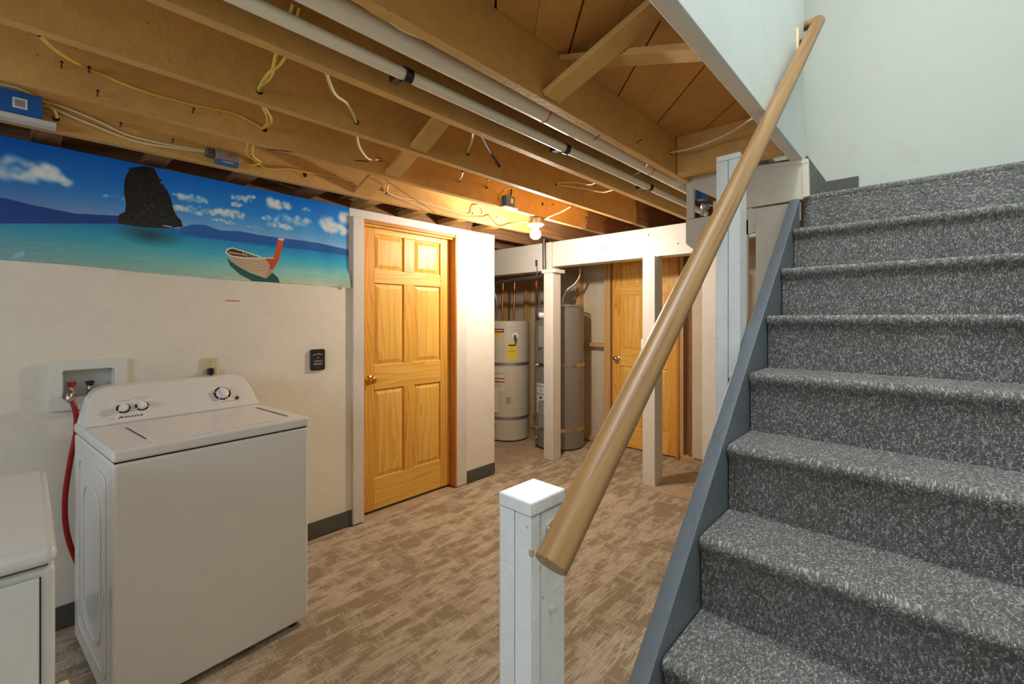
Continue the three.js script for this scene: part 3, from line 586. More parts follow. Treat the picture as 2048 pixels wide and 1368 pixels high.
{ // small printed tin sign
  const t = thing('tin_sign', 'small black printed tin sign on the cream wall', 'sign');
  const g = extrude(rrect(1.170, 1.022, 1.254, 1.146, 0.010), 0.010, 0.002); g.translate(0, 0, WALL + 0.002); mesh('plate', g, S({ color: 0x141011, roughness: 0.35 }), t);
  const tex = canvasTex(512, 768, (k, w, h) => {
    k.fillStyle = '#141011'; k.fillRect(0, 0, w, h); k.strokeStyle = '#8f837c'; k.lineWidth = 5; k.strokeRect(30, 30, w - 60, h - 60);
    k.fillStyle = '#d8cfc8'; k.textAlign = 'center';
    const arc = (s, cx, cy, r, a0, a1, f) => { k.font = f; for (let i = 0; i < s.length; i++) { const a = a0 + (a1 - a0) * i / (s.length - 1); k.save(); k.translate(cx + r * Math.sin(a), cy - r * Math.cos(a)); k.rotate(a); k.fillText(s[i], 0, 0); k.restore(); } };
    arc("JACK DANIEL'S", 256, 520, 350, -0.52, 0.52, 'bold 66px serif');
    k.strokeStyle = '#a89c94'; k.lineWidth = 9; k.beginPath(); k.ellipse(256, 330, 150, 78, 0, 0.3, 2.84); k.stroke(); k.beginPath(); k.ellipse(256, 330, 165, 92, 0, 2.9, 3.7); k.stroke(); k.beginPath(); k.ellipse(256, 330, 165, 92, 0, -0.56, 0.24); k.stroke();
    k.font = 'bold 38px serif'; k.fillText('OLD', 256, 268); k.font = 'bold 52px serif'; k.fillText('No.7', 256, 340);
    k.font = 'italic bold 74px serif'; k.fillText('Tennessee', 256, 462); k.font = 'bold 84px serif'; k.save(); k.translate(256, 580); k.scale(0.92, 1); k.fillText('WHISKEY', 0, 0); k.restore();
    k.fillStyle = '#6e635d'; for (const [y, l] of [[630, 360], [660, 300], [690, 220]]) k.fillRect(256 - l / 2, y, l, 8);
  });
  const [pg, pm] = printPlane(0.078, 0.117, tex, 0.35); mesh('print', pg, pm, t).position.set(1.212, 1.084, WALL + 0.0146);
}
{ // seaside poster, slightly rippled sheet with a lifted corner
  const t = thing('poster', 'wide seaside poster with dark rock island and longtail boat', 'poster');
  const x0 = -0.17, x1 = 1.416, H = 0.522, nx = 120, ny = 16, pos = [], uv = [], idx = [];
  for (let j = 0; j <= ny; j++) for (let i = 0; i <= nx; i++) {
    const u = i / nx, v = j / ny, x = x0 + (x1 - x0) * u; let z = WALL + 0.003 + 0.0016 * Math.sin(u * 23) * Math.sin(v * 2.5 + u * 5) + 0.0012 * Math.sin(u * 61 + v * 3);
    const top = 2.075 - 0.023 * u, bot = 1.573 - 0.044 * u + 0.004 * Math.sin(u * 9);
    if (u > 0.955 && v < 0.25) z += 0.9 * (u - 0.955) * (0.25 - v) / 0.25 * 0.6;
    if (u < 0.06) z += 0.003 * Math.abs(Math.sin(v * 20));
    pos.push(x, bot + (top - bot) * v, z); uv.push(u, v);
  }
  for (let j = 0; j < ny; j++) for (let i = 0; i < nx; i++) { const a = j * (nx + 1) + i, b = a + nx + 1; idx.push(a, a + 1, b + 1, a, b + 1, b); }
  const g = new THREE.BufferGeometry(); g.setAttribute('position', new THREE.Float32BufferAttribute(pos, 3)); g.setAttribute('uv', new THREE.Float32BufferAttribute(uv, 2)); g.setIndex(idx); g.computeVertexNormals();
  const tex = canvasTex(2048, 680, (k, W, Hh) => {
    // pixel of the photograph to the sheet
    const Q = (px, py) => { const p = at(px, py, 'z', WALL + 0.003), u = (p.x - x0) / (x1 - x0), top = 2.075 - 0.023 * u, bot = 1.573 - 0.044 * u; return [u * W, (1 - (p.y - bot) / (top - bot)) * Hh]; };
    const hy = Hh * 0.548;
    let g = k.createLinearGradient(0, 0, 0, hy); g.addColorStop(0, '#0a76de'); g.addColorStop(0.5, '#1f98f4'); g.addColorStop(0.8, '#6ab8f6'); g.addColorStop(1, '#a6c6f4'); k.fillStyle = g; k.fillRect(0, 0, W, hy + 4);
    g = k.createLinearGradient(0, 0, W, 0); g.addColorStop(0, 'rgba(0,35,110,0.42)'); g.addColorStop(0.45, 'rgba(0,40,120,0.12)'); g.addColorStop(1, 'rgba(0,40,120,0)'); k.fillStyle = g; k.fillRect(0, 0, W, hy + 4);  // weaker light at the left end, painted into the sky as a darker blue
    g = k.createLinearGradient(0, hy, 0, Hh); g.addColorStop(0, '#1270cc'); g.addColorStop(0.12, '#1490dc'); g.addColorStop(0.38, '#3cc0e2'); g.addColorStop(0.68, '#9adcd9'); g.addColorStop(1, '#d2e2c0'); k.fillStyle = g; k.fillRect(0, hy, W, Hh - hy);
    g = k.createLinearGradient(0, 0, W, 0); g.addColorStop(0, 'rgba(0,70,130,0.38)'); g.addColorStop(0.3, 'rgba(0,110,130,0.32)'); g.addColorStop(0.6, 'rgba(0,120,150,0.1)'); g.addColorStop(1, 'rgba(0,120,150,0)'); k.fillStyle = g; k.fillRect(0, hy, W, Hh - hy);
    for (let i = 0; i < 900; i++) { const y = hy + Math.pow(hash(i, 1, 70), 1.2) * (Hh - hy), x = hash(i, 2, 70) * W, l = 20 + 120 * hash(i, 3, 70); k.fillStyle = hash(i, 4, 70) > 0.5 ? 'rgba(190,240,240,0.07)' : 'rgba(0,70,110,0.07)'; k.fillRect(x, y, l, 2 + 3 * hash(i, 5, 70)); }
    const cloud = (px, py, w, h, n, a) => { const m = px < 300 ? 1.25 : 1.75; w *= m; h *= m; const [cx, cy] = Q(px, py); for (let i = 0; i < n; i++) { const x = cx + (hash(i, px, 3) - 0.5) * w, y = cy + (hash(i, py, 4) - 0.6) * h * (1 - 1.2 * Math.abs(x - cx) / w), r = h * (0.2 + 0.26 * hash(i, 9, px)); const q = k.createRadialGradient(x, y, 0, x, y, r); q.addColorStop(0, `rgba(244,242,240,${a})`); q.addColorStop(1, 'rgba(235,240,248,0)'); k.fillStyle = q; k.beginPath(); k.arc(x, y, r, 0, 7); k.fill(); } };
    cloud(18, 346, 130, 70, 50, 0.2); cloud(40, 326, 90, 60, 30, 0.2); cloud(52, 358, 70, 40, 24, 0.25); cloud(92, 348, 76, 74, 44, 0.42); cloud(104, 338, 40, 36, 20, 0.35); cloud(129, 364, 36, 44, 24, 0.38); cloud(232, 396, 90, 22, 22, 0.22);
    for (const [x, y, w, h, a] of [[385, 397, 90, 30, 0.5], [360, 391, 50, 16, 0.3], [398, 422, 110, 30, 0.5], [462, 428, 90, 36, 0.55], [440, 423, 50, 18, 0.4], [353, 416, 36, 22, 0.45], [484, 398, 70, 24, 0.5], [503, 394, 30, 16, 0.4], [474, 410, 36, 20, 0.5], [558, 409, 86, 46, 0.6], [436, 440, 44, 14, 0.4], [460, 445, 44, 14, 0.4], [540, 438, 60, 24, 0.3], [590, 442, 150, 40, 0.4], [612, 420, 40, 16, 0.25], [550, 450, 60, 26, 0.3], [572, 455, 50, 24, 0.4], [510, 455, 60, 12, 0.25], [660, 448, 110, 60, 0.4], [672, 460, 130, 50, 0.6], [690, 440, 60, 60, 0.35]]) cloud(x, y, w, h, 34, a);
    const poly2 = (pts, f) => { k.fillStyle = f; k.beginPath(); pts.forEach((p, i) => { const [x, y] = Q(...p); i ? k.lineTo(x, y) : k.moveTo(x, y); }); k.closePath(); k.fill(); };
    poly2([[-40, 392], [10, 397], [60, 410], [110, 420], [150, 428], [240, 432], [240, 448], [-40, 448]], '#0a3f92');
    poly2([[360, 455], [385, 448], [410, 449], [440, 460], [480, 462], [520, 470], [545, 474], [575, 478], [600, 481], [640, 487], [670, 494], [700, 500], [700, 512], [360, 468]], '#1763b6');
    // rock island
    poly2([[240, 448], [238, 430], [250, 424], [252, 408], [248, 385], [249, 360], [256, 344], [268, 334], [290, 332], [308, 336], [315, 350], [322, 368], [334, 380], [341, 395], [346, 415], [352, 430], [362, 440], [366, 453], [330, 456], [290, 455]], '#15171a');
    poly2([[236, 448], [237, 433], [246, 426], [262, 430], [270, 450]], '#17191a');
    for (let i = 0; i < 900; i++) { const px = 246 + 112 * hash(i, 1, 90), py = 336 + 116 * hash(i, 2, 90); const e = 250 + (452 - py) * 0.06, f = 312 + (py - 336) * 0.42; if (px < e || px > f) continue; const [x, y] = Q(px, py), r = 2 + 8 * hash(i, 3, 90); k.fillStyle = ['rgba(40,42,38,0.5)', 'rgba(10,10,12,0.5)', 'rgba(62,56,46,0.3)', 'rgba(38,50,34,0.35)'][i % 4]; k.beginPath(); k.arc(x, y, r, 0, 7); k.fill(); }
    for (const [px, py] of [[292, 415], [286, 422], [296, 420], [270, 432], [280, 426], [302, 408], [288, 408]]) { const [x, y] = Q(px, py); k.fillStyle = 'rgba(140,116,100,0.5)'; k.fillRect(x, y, 14, 9); }
    { const [x, y] = Q(326, 450); k.fillStyle = '#dcdcd8'; k.fillRect(x, y, 44, 6); }
    { const [x, y] = Q(300, 470); const q = k.createRadialGradient(x, y, 10, x, y, 190); q.addColorStop(0, 'rgba(5,50,50,0.75)'); q.addColorStop(1, 'rgba(5,80,70,0)'); k.fillStyle = q; k.save(); k.translate(x, y); k.scale(1, 0.42); k.translate(-x, -y); k.beginPath(); k.arc(x, y, 190, 0, 7); k.fill(); k.restore(); }
    // boat: reflection, hull, inside, prow
    poly2([[454, 515], [460, 530], [480, 548], [505, 562], [530, 567], [560, 568], [556, 556], [545, 545], [530, 556], [500, 545], [470, 528]], '#1d5a54');
    poly2([[451, 502], [454, 496], [463, 495], [480, 508], [520, 516], [550, 515], [556, 518], [552, 530], [545, 545], [533, 557], [520, 552], [490, 538], [462, 520]], '#cbb596');
    k.strokeStyle = 'rgba(110,84,58,0.55)'; k.lineWidth = 2.5; for (const f of [4, 9, 14, 20]) { k.beginPath(); [[458, 508 + f * 0.6], [480, 515 + f * 0.9], [510, 519 + f * 1.1], [548, 518 + f]].forEach((p, i) => { const [x, y] = Q(...p); i ? k.lineTo(x, y) : k.moveTo(x, y); }); k.stroke(); }
    poly2([[530, 516], [556, 515], [556, 522], [548, 536], [538, 542], [540, 530]], '#c8552e');
    poly2([[529, 550], [540, 538], [547, 540], [533, 557]], '#c99a80');
    poly2([[454, 503], [460, 496], [474, 496], [500, 508], [522, 514], [500, 516], [478, 514], [462, 510]], '#4a3728');
    poly2([[458, 502], [490, 508], [494, 511], [458, 505]], '#c8b391');
    k.strokeStyle = '#efe8da'; k.lineWidth = 8; k.beginPath(); [[556, 516], [520, 516], [490, 515], [463, 511], [452, 504], [455, 497], [465, 495], [490, 503], [522, 514]].forEach((p, i) => { const [x, y] = Q(...p); i ? k.lineTo(x, y) : k.moveTo(x, y); }); k.stroke();
    for (let i = 0; i < 6; i++) { const [a, b] = Q(486 + i * 6, 502 + i * 2), [c, d] = Q(489 + i * 6, 512 + i * 0.8); k.strokeStyle = '#e7dcc6'; k.lineWidth = 4; k.beginPath(); k.moveTo(a, b); k.lineTo(c, d); k.stroke(); }
    poly2([[546, 514], [552, 500], [555, 480], [567, 479], [565, 492], [560, 510], [557, 522], [549, 520]], '#d8572a');
    poly2([[555, 477], [568, 477], [568, 481], [563, 482], [555, 479]], '#f0d8be');
    { const [x, y] = Q(560, 556), [a, b] = Q(590, 570); k.strokeStyle = 'rgba(60,80,60,0.6)'; k.lineWidth = 2; k.beginPath(); k.moveTo(x, y); k.lineTo(a, b); k.stroke(); }
    poly2([[22, 520], [32, 508], [50, 503], [48, 514]], 'rgba(140,205,235,0.8)');
  });
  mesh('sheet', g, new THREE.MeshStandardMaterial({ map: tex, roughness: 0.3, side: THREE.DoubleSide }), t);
}

// ───────── water heaters ─────────
function band(r, y, h, m, parent, name = 'strap') { const g = new THREE.CylinderGeometry(r, r, h, 48, 1, true); const b = mesh(name, merged([g, (() => { const q = new THREE.RingGeometry(r - 0.004, r, 48); q.rotateX(-Math.PI / 2); q.translate(0, h / 2, 0); return q; })()]), m, parent); b.position.y = y; return b; }
function curvedLabel(r, a0, a1, y0, y1, tex, parent) {         // a label wrapped on the tank between two angles (0 looks at the viewer)
  const n = 14, pos = [], uv = [], idx = []; for (let i = 0; i <= n; i++) { const a = a0 + (a1 - a0) * i / n; for (const [y, v] of [[y0, 0], [y1, 1]]) { pos.push(r * Math.sin(a), y, r * Math.cos(a)); uv.push(i / n, v); } }
  for (let i = 0; i < n; i++) idx.push(2 * i, 2 * i + 2, 2 * i + 3, 2 * i, 2 * i + 3, 2 * i + 1);
  const g = new THREE.BufferGeometry(); g.setAttribute('position', new THREE.Float32BufferAttribute(pos, 3)); g.setAttribute('uv', new THREE.Float32BufferAttribute(uv, 2)); g.setIndex(idx); g.computeVertexNormals();
  return mesh('label', g, S({ map: tex, roughness: 0.6, side: THREE.DoubleSide }), parent);
}
const lines = (bg, list) => canvasTex(256, 256, (k, w, h) => { k.fillStyle = bg; k.fillRect(0, 0, w, h); for (const [x, y, a, b, c] of list) { k.fillStyle = c; k.fillRect(x, y, a, b); } });
{
  const C = at(1016, 700, 'x', 3.73), face = Math.atan2(-C.x, -C.z);
  const t = thing('water_heater', 'light grey tank water heater with yellow label', 'water heater', null, [C.x, -0.006, C.z], face);
  const r = 0.238, h = 1.315;
  mesh('tank', lathe([[0, 0.01], [r - 0.01, 0.01], [r, 0.02], [r, h - 0.02], [r - 0.012, h - 0.002], [r - 0.03, h], [0, h + 0.004]], 56), M.tankGrey, t);
  mesh('base_ring', lathe([[r - 0.02, 0], [r - 0.004, 0], [r - 0.004, 0.012]], 40), M.iron, t);
  band(r + 0.003, 0.845, 0.034, M.galv, t); band(r + 0.003, 0.255, 0.034, M.galv, t);
  curvedLabel(r + 0.002, -0.02, 0.40, 0.89, 1.075, lines('#e8cf3a', [[20, 22, 216, 22, '#2b2710'], [110, 52, 20, 12, '#2b2710'], [24, 74, 200, 4, '#a8942a'], [50, 90, 150, 5, '#a8942a'], [20, 118, 216, 8, '#5c5118'], [30, 150, 190, 5, '#b09c30'], [30, 180, 190, 5, '#b09c30'], [30, 200, 120, 5, '#b09c30'], [110, 222, 20, 14, '#8c7a20']]), t);
  curvedLabel(r + 0.002, 0.24, 0.62, 1.20, 1.265, lines('#cfc8ba', [[10, 40, 236, 40, '#b6afa2'], [10, 120, 236, 10, '#e0dace'], [10, 160, 236, 40, '#b6afa2']]), t);
  curvedLabel(r + 0.002, -0.80, -0.18, 1.19, 1.23, lines('#7c1712', [[20, 90, 216, 80, '#d8c6bb']]), t);
  curvedLabel(r + 0.002, -0.8, -0.30, 1.15, 1.185, lines('#d9c033', []), t);
  curvedLabel(r + 0.002, -0.78, -0.15, 0.55, 0.80, lines('#d6cec0', [[0, 50, 256, 12, '#aaa294'], [0, 110, 256, 12, '#a8382a'], [0, 145, 256, 14, '#a8382a'], [20, 180, 200, 6, '#b0a899'], [20, 200, 200, 6, '#b0a899']]), t);
  curvedLabel(r + 0.002, -0.08, 0.12, 0.42, 0.49, lines('#a89f8e', [[10, 40, 236, 20, '#857c6d'], [10, 90, 236, 20, '#857c6d'], [30, 170, 60, 40, '#857c6d'], [150, 170, 60, 40, '#857c6d']]), t);
  mesh('access_cover', boxGeo(0.11, 0.26, 0.02, -0.12, 0.44, r * 0.86, 0.006), M.tankGrey, t);
  const v = mesh('valve_flange', cyl(0.034, 0.034, 0.02, 24), M.porcelain, t); v.rotation.x = Math.PI / 2; v.position.set(0.075, 1.155, r - 0.018); v.rotation.z = -0.3;
  mesh('relief_valve', tube([new THREE.Vector3(0.075, 1.155, r - 0.01), new THREE.Vector3(0.078, 1.15, r + 0.03), new THREE.Vector3(0.085, 1.12, r + 0.035), new THREE.Vector3(0.09, 1.095, r + 0.034)], 0.012, 10), M.iron, t);
  const d = mesh('drain_valve', tube([new THREE.Vector3(-0.14, 0.17, r - 0.06), new THREE.Vector3(-0.15, 0.165, r + 0.0), new THREE.Vector3(-0.15, 0.15, r + 0.015)], 0.010, 8), M.nickel, t);
  // copper pipes rising to the joists
  const pipe = (name, px, py0, py1, dx, m, rad, label) => { const a = at(px, py0, 'x', C.x + dx), b = at(px + (name === 'copper_pipe' ? 3 : 0), py1, 'x', C.x + dx + 0.02); return tagged(name, tube([a, a.clone().lerp(b, 0.5), b], rad, 10), m, label, 'pipe'); };
  pipe('copper_pipe', 1004, 640, 545, -0.02, M.copper, 0.011, 'copper pipe rising from light grey heater, fitted with a white tag');
  pipe('copper_pipe', 1027, 640, 545, 0.02, M.copper, 0.011, 'copper pipe rising from light grey heater toward the beam');
  tagged('flex_conduit', tube([at(993, 640, 'x', C.x), at(994, 610, 'x', C.x - 0.04), at(990, 585, 'x', C.x - 0.06), at(986, 560, 'x', C.x - 0.06)], 0.010, 8), M.galv, 'grey flexible conduit curling up beside light grey heater', 'conduit');
}
{
  const C = at(1119, 700, 'x', 3.85), face = Math.atan2(-C.x, -C.z);
  const t = thing('water_heater', 'dark grey tall tank water heater behind the white post', 'water heater', null, [C.x, 0.0, C.z], face);
  const r = 0.258, h = 1.455;
  mesh('tank', lathe([[0, 0.01], [r - 0.01, 0.01], [r, 0.02], [r, h - 0.02], [r - 0.01, h - 0.003], [r - 0.03, h], [0, h + 0.004]], 56), M.tankDark, t);
  mesh('base_ring', lathe([[r - 0.02, 0], [r - 0.004, 0], [r - 0.004, 0.012]], 40), M.iron, t);
  band(r - 0.004, h + 0.012, 0.022, M.galv, t, 'top_pan');
  band(r + 0.003, 0.86, 0.034, M.nickel, t); band(r + 0.003, 0.205, 0.034, M.nickel, t);
  curvedLabel(r + 0.002, -1.15, -0.45, 0.36, 0.67, lines('#d9d4ca', [[30, 20, 160, 8, '#77716a'], [120, 45, 14, 30, '#3a3735'], [0, 88, 256, 8, '#77716a'], [90, 110, 50, 22, '#3a3735'], [140, 140, 60, 24, '#3a3735'], [20, 185, 190, 6, '#9a948c'], [20, 205, 190, 6, '#9a948c'], [20, 225, 150, 6, '#9a948c']]), t);
  mesh('access_cover', boxGeo(0.10, 0.22, 0.02, -0.165, 1.15, r * 0.745, 0.006), M.tankDark, t);
  mesh('access_cover', boxGeo(0.10, 0.28, 0.02, -0.165, 0.36, r * 0.745, 0.006), M.tankDark, t);
  const k = mesh('vent_cap', cyl(0.03, 0.03, 0.08, 20), M.porcelain, t); k.rotation.z = Math.PI / 2; k.position.set(-0.17, 1.37, r * 0.72);
  mesh('vent_cap_end', cyl(0.031, 0.031, 0.012, 20), M.copper, t).position.set(-0.214, 1.37, r * 0.72);
  mesh('drain_valve', tube([new THREE.Vector3(-0.2, 0.12, r * 0.55), new THREE.Vector3(-0.235, 0.12, r * 0.7), new THREE.Vector3(-0.25, 0.09, r * 0.72)], 0.011, 8), M.nickel, t);
  mesh('strap_clamp', tube([new THREE.Vector3(-0.235, 0.865, r * 0.42), new THREE.Vector3(-0.26, 0.865, r * 0.62), new THREE.Vector3(-0.21, 0.86, r * 0.66)], 0.008, 8), M.nickel, t);
  const A = (px, py, x) => at(px, py, 'x', x);
  tagged('flex_connector', tube([A(1125, 612, 3.80), A(1126, 595, 3.80), A(1134, 580, 3.83), A(1150, 567, 3.88), A(1159, 552, 3.9), A(1160, 535, 3.9)], 0.012, 10), M.nickel, 'corrugated metal water connector above dark grey tank', 'pipe');
  const g = thing('gas_cock', 'steel riser with orange handle above the dark grey tank', 'valve');
  mesh('stem', tube([A(1079, 620, 3.80), A(1078, 600, 3.80), A(1074, 585, 3.80)], 0.010, 8), M.iron, g);
  mesh('handle', tube([A(1074, 585, 3.79), A(1073, 570, 3.79), A(1073, 562, 3.79)], 0.014, 8), M.orange, g);
}
{ // black iron gas pipe along and up the beam
  const A = (px, py, x = 3.40) => at(px, py, 'x', x);
  tagged('gas_pipe', tube([A(980, 568), A(1010, 563), A(1045, 558), A(1076, 554), A(1084, 551), A(1088, 545), A(1088.5, 532), A(1088, 490), A(1088, 478)], 0.017, 12), M.iron, 'black iron gas pipe running under and up the white beam', 'pipe');
  const c = thing('pipe_clamp', 'rusty pipe hook on white beam next to gas pipe', 'clamp'); mesh('hook', tube([A(1073, 520, 3.43), A(1074, 535, 3.42), A(1074, 548, 3.415), A(1068, 556, 3.41)], 0.005, 6), M.iron, c); mesh('plate', boxGeo(0.01, 0.06, 0.022, 3.434, A(1073, 525).y, A(1073, 525, 3.434).z), M.iron, c);
}

// ───────── pipes in the joist bays ─────────
{
  const run = (name, a, b, r, label) => { const A = new THREE.Vector3(...a), B = new THREE.Vector3(...b), d = B.clone().sub(A), p = thing(name, label, 'pipe'); const g = new THREE.CylinderGeometry(r, r, d.length(), 24, 1); const m = mesh('pipe', g, M.pvc, p); m.position.copy(A).lerp(B, 0.5); m.quaternion.setFromUnitVectors(new THREE.Vector3(0, 1, 0), d.clone().normalize()); return { p, A, B, d, q: m.quaternion }; };
  const L = run('drain_pipe', [-2.28, 2.112, -1.115], [2.7, 2.105, -1.046], 0.030, 'thick white drain pipe between the ceiling joists');
  for (const x of [1.33, 2.18]) { const c = mesh('coupling', cyl(0.0318, 0.0318, 0.008, 24), M.joist, L.p); c.position.copy(L.A).lerp(L.B, (x + 2.28) / 4.98); c.quaternion.copy(L.q); }
  const s = run('supply_pipe', [-2.28, 2.088, -1.205], [3.3, 2.086, -1.165], 0.0185, 'thin white pipe clipped along the ceiling joist');
  for (const x of [0.80, 1.62, 2.42]) { const h = mesh('clip', merged([(() => { const c = new THREE.CylinderGeometry(0.023, 0.023, 0.028, 20, 1, true); c.rotateZ(Math.PI / 2); return c; })(), boxGeo(0.028, 0.024, 0.05, 0, 0.012, -0.05)]), M.black, s.p); h.position.copy(s.A).lerp(s.B, (x + 2.28) / 5.58); }
}

tagged('bare_plank', uvBox(boxGeo(1.95, 0.02, 0.27, 1.85, 2.235, -1.135), 'x'), M.bare, 'reddish bare plank above the two white pipes', 'board');

// ───────── wiring ─────────
const V = (x, y, z) => new THREE.Vector3(x, y, z);
function cable(label, pts, mat = M.cable, r = 0.0055, name = 'cable', group) { return tagged(name, tube(pts, r, 6), mat, label, 'cable', group); }
const on = (z, list) => list.map(([a, b, dz = 0]) => at(a, b, 'z', z + dz));
{
  // through the joists, seen in each bay
  for (const k of [0, 1]) {
    const dx = k * 0.016, P = [];
    P.push(V(0.50 + dx, 2.20, -1.28), V(0.50 + dx * 1.6, 2.115, -1.40), V(0.525 - dx * 0.6, 2.10, -1.52), at(517 + k * 4, 180, 'z', -1.668), at(522 + k * 3, 205, 'z', -1.715), V(0.63 + dx * 0.8, 2.105, -1.86), at(526 + k * 3, 256, 'z', -2.07), V(0.66 + dx, 2.12, -2.12), V(0.69 + dx * 1.5, 2.10, -2.30), at(516 + k * 5, 324, 'z', -2.53));
    cable(`yellow cable of a twisted pair dropping through joist holes, ${k ? 'loop nearer the pipes' : 'loop nearer the poster'}`, P);
  }
  cable('pale cable looping between two joists beside the slanted bridging', [...on(-1.36, [[650, 138]]), ...on(-1.45, [[668, 185]]), ...on(-1.55, [[695, 208]]), ...on(-1.668, [[712, 243]]), ...on(-1.74, [[714, 272]]), ...on(-1.9, [[722, 300]]), ...on(-2.0, [[738, 318]]), ...on(-2.073, [[760, 319]])], M.cablePale);
  cable('yellow cable stapled in a long sag along a joist', [...on(-1.73, [[78, 70]]), ...on(-1.85, [[110, 100]]), ...on(-2.068, [[178, 138], [280, 180], [380, 208], [470, 228], [505, 245], [527, 257]])]);
  cable('lower yellow cable running along outer joist to metal box', on(-2.528, [[-20, 165], [40, 178], [110, 218], [190, 252], [270, 282], [350, 296], [424, 306]]), M.cablePale, 0.005);
  cable('upper yellow cable running along outer joist to metal box', on(-2.526, [[-20, 182], [30, 190], [120, 212], [200, 244], [250, 268], [330, 288], [424, 303]]), M.cablePale, 0.005);
  cable('short thick yellow cable end bending out of the joist', on(-2.53, [[85, 211, 0.004], [98, 213, 0.012], [108, 222, 0.012], [113, 236, -0.004]]), M.cable, 0.007);
  cable('yellow cable leaving the metal box along the joist', on(-2.53, [[488, 325, 0.01], [505, 330, 0.02], [520, 325, 0.02], [512, 322, 0.006], [530, 336, 0.006], [580, 338, 0.004], [630, 347, 0.004], [674, 354, 0.002]]), M.cable, 0.005);
  cable('pale cable along the bright joist ending in a loop near lamp', on(-2.53, [[706, 366, 0.004], [772, 383, 0.004], [776, 366, 0.02], [774, 384, 0.006], [838, 402, 0.004], [900, 420, 0.004], [940, 427, 0.004], [948, 412, 0.012], [962, 414, 0.012], [968, 428, 0.012], [945, 424, 0.006]]), M.cablePale, 0.005);
  const e = V(2.515, 2.05, -2.135);
  cable('yellow cable running from lamp box back to bright joist', [...on(-2.528, [[993, 434], [978, 430]]), ...on(-2.45, [[985, 440]]), ...on(-2.3, [[1000, 451]]), ...on(-2.2, [[1020, 446]]), e], M.cable, 0.005);
  cable('yellow cable from lamp box up to the next joist', [V(2.60, 2.055, -2.11), ...on(-1.98, [[1100, 433]]), ...on(-1.86, [[1122, 424]]), ...on(-1.72, [[1142, 413]])], M.cable, 0.005);
  cable('yellow cable arching from the small blue box over joist', [...on(-2.06, [[1001, 400], [1001, 388]]), ...on(-2.0, [[1008, 379]]), ...on(-1.86, [[1020, 375]]), ...on(-1.75, [[1034, 375]])], M.cable, 0.005);
  cable('brown cable standing behind the small blue box', on(-2.06, [[1020, 400], [1022, 388], [1023, 378]]), M.cableDark, 0.005);
  cable('pale cable hanging near joist hole beside frayed rope', [...on(-1.40, [[946, 262]]), ...on(-1.55, [[943, 285]]), ...on(-1.668, [[934, 306]])], M.cablePale, 0.005);
  cable('frayed dark rope hanging in a joist bay', [...on(-1.36, [[962, 270]]), ...on(-1.5, [[978, 300]]), ...on(-1.665, [[998, 330]])], M.cableDark, 0.006, 'rope');
  cable('short pale cable stub poking from bright joist, bent', [...on(-1.85, [[925, 343]]), ...on(-1.98, [[923, 352]]), ...on(-2.072, [[917, 361]])], M.cablePale, 0.006);
  cable('short pale cable stub poking from bright joist, straight', [...on(-1.95, [[976, 358]]), ...on(-2.072, [[973, 373]])], M.cablePale, 0.006);
  cable('upper pale cable of a forked pair near white beam', [...on(-1.34, [[1198, 362]]), ...on(-1.45, [[1180, 369]]), ...on(-1.6, [[1150, 365]]), ...on(-1.668, [[1112, 366]])], M.cablePale, 0.004);
  cable('lower pale cable of a forked pair near white beam', [...on(-1.34, [[1226, 380]]), ...on(-1.45, [[1205, 384]]), ...on(-1.6, [[1160, 376]]), ...on(-1.668, [[1114, 370]])], M.cablePale, 0.004);
  cable('thin pale cable crossing under the thick drain pipe', [...on(-0.99, [[1296, 328]]), ...on(-1.10, [[1280, 344]]), ...on(-1.2, [[1258, 351]]), ...on(-1.298, [[1228, 345]])], M.cablePale, 0.004);
  cable('pale cable sagging below sheathing from joist to fascia', [...on(-0.948, [[1341, 305]]), ...on(-0.84, [[1380, 297]]), ...on(-0.7, [[1440, 275]]), ...on(-0.485, [[1512, 232]])], M.cablePale, 0.005);
  cable('yellow cable pressed between joist and drain pipe, upper strand', [...on(-1.02, [[700, -12], [745, 22], [800, 52]]), ...on(-0.992, [[856, 76]])], M.cable, 0.006);
  cable('yellow cable pressed between joist and drain pipe, lower strand', [...on(-1.01, [[728, -12], [765, 26], [800, 56]]), ...on(-0.994, [[846, 76]])], M.cablePale, 0.005);
  cable('thin dark string put in for the crack along the joist bottom', [...on(-2.078, [[535, 298], [600, 306], [700, 320], [738, 324]]), ...on(-2.3, [[775, 362]]), ...on(-2.5, [[870, 425]])], M.cableDark, 0.002, 'string');  // dark strand added to draw the crack along the joist bottom
}
function junction(name, label, W, H, D, mat) {
  const b = thing(name, label, 'junction box'); mesh('box', boxGeo(W, H, D, 0, 0, D / 2, 0.003), mat, b); return b;
}
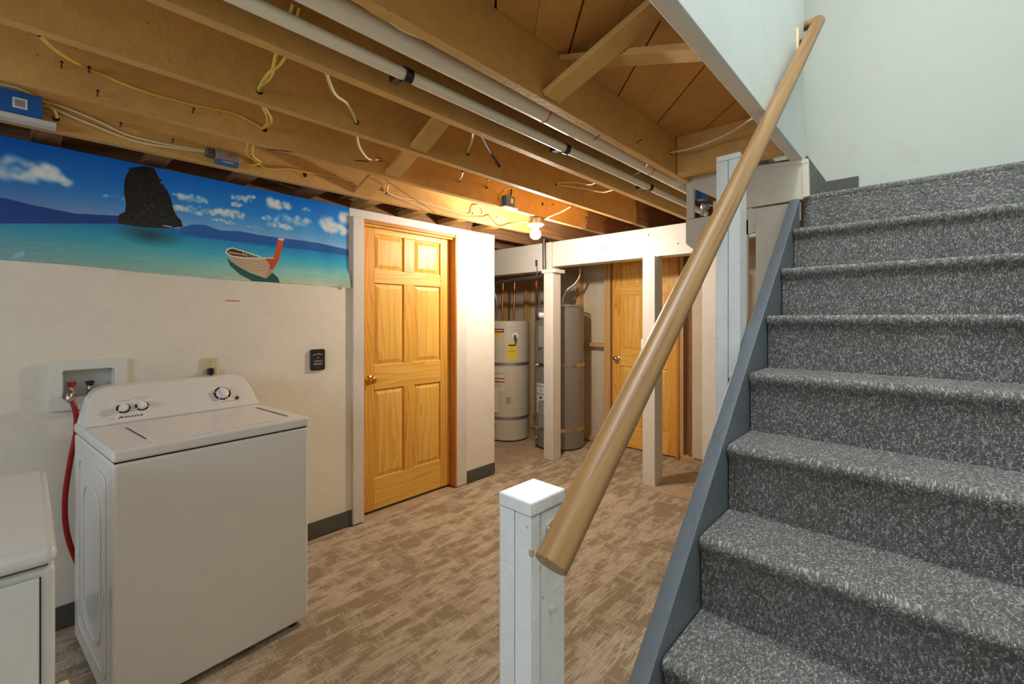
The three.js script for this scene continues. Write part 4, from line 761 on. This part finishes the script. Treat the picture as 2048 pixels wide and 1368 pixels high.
{
  const p = at(40, 211, 'z', -2.50), b = junction('junction_box', 'large blue electrical box with white sticker on outer joist', 0.115, 0.088, 0.045, M.blueBox); b.position.set(p.x, p.y + 0.004, -2.533);
  mesh('sticker', boxGeo(0.038, 0.038, 0.001, 0.0, 0.0, 0.0455), M.paper, b);
  mesh('sticker_patch', boxGeo(0.026, 0.026, 0.001, 0.0, 0.0, 0.0461), S({ color: 0x8f8f8c, roughness: 0.8 }), b);
  mesh('ledge', boxGeo(0.20, 0.018, 0.055, -0.005, -0.054, 0.028, 0.002), M.white, b);
  const q = at(455, 318, 'z', -2.50), c = junction('junction_box', 'galvanised steel electrical box with blue underside on outer joist', 0.105, 0.05, 0.045, M.galv); c.position.set(q.x, q.y + 0.014, -2.533);
  mesh('blue_insert', boxGeo(0.095, 0.018, 0.046, 0.0, -0.034, 0.023, 0.002), M.blueBoxFaded, c); mesh('mark', boxGeo(0.045, 0.003, 0.001, 0.0, -0.034, 0.0465), M.paper, c);
  const s = mesh('knockout', cyl(0.011, 0.011, 0.001, 18), M.nickel, c); s.rotation.x = Math.PI / 2; s.position.set(0.01, 0.005, 0.0455);
  mesh('connector', boxGeo(0.035, 0.04, 0.04, -0.07, 0, 0.022, 0.006), M.iron, c);
  const r = at(1018, 404, 'z', -2.05), d = junction('junction_box', 'small blue electrical box on white plate near the lamp', 0.085, 0.072, 0.04, M.blueBoxFaded); d.position.set(r.x, r.y + 0.002, -2.074);
  mesh('sticker', boxGeo(0.022, 0.032, 0.001, 0.012, 0.004, 0.0405), M.paper, d); mesh('plate', boxGeo(0.125, 0.006, 0.05, 0.005, -0.04, 0.022), M.white, d);
  const u = at(1408, 402, 'x', 2.62), g = junction('junction_box', 'bright blue electrical box seen through the square cut-out', 0.05, 0.06, 0.06, M.blueBox); g.position.set(u.x, u.y + 0.03, u.z); g.rotation.y = -Math.PI / 2;
  const v = thing('pipe_valve', 'metal valve body seen through the square cut-out', 'valve'); const y = at(1410, 413, 'x', 2.62); mesh('body', new THREE.SphereGeometry(0.025, 16, 12), M.galv, v).position.copy(y); mesh('stem', tube([y.clone().add(V(0, 0, 0.06)), y, y.clone().add(V(0, -0.05, -0.02))], 0.009, 8), M.nickel, v);
}
{ // lamp holder and bulb
  const l = thing('ceiling_lamp', 'bare glowing light bulb in white porcelain ceiling holder', 'lamp');
  const x = BULB.x, z = BULB.z;
  const o = mesh('ceiling_box', cyl(0.05, 0.05, 0.04, 8), M.galv, l); o.position.set(x, 2.055, z);
  const h = mesh('holder', lathe([[0, 0], [0.062, 0], [0.064, -0.006], [0.05, -0.016], [0.026, -0.022], [0.024, -0.05], [0.0, -0.05]], 32), M.porcelain, l); h.position.set(x, 2.034, z);
  const c = mesh('pull_chain_eye', new THREE.SphereGeometry(0.005, 8, 6), M.iron, l); c.position.set(x - 0.018, 2.014, z + 0.02);
  const b = mesh('bulb', lathe([[0.0, -0.065], [0.018, -0.063], [0.032, -0.054], [0.040, -0.04], [0.042, -0.026], [0.038, -0.010], [0.025, 0.008], [0.016, 0.02], [0.014, 0.036], [0.0, 0.036]], 32), S({ color: 0xffffff, emissive: new THREE.Color(1, 0.93, 0.8), emissiveIntensity: 6 }), l); b.position.set(x, 1.985, z);
}

scene.traverse(o => { if (o.isMesh) { o.castShadow = o.receiveShadow = true; } });
renderer.render(scene, camera);
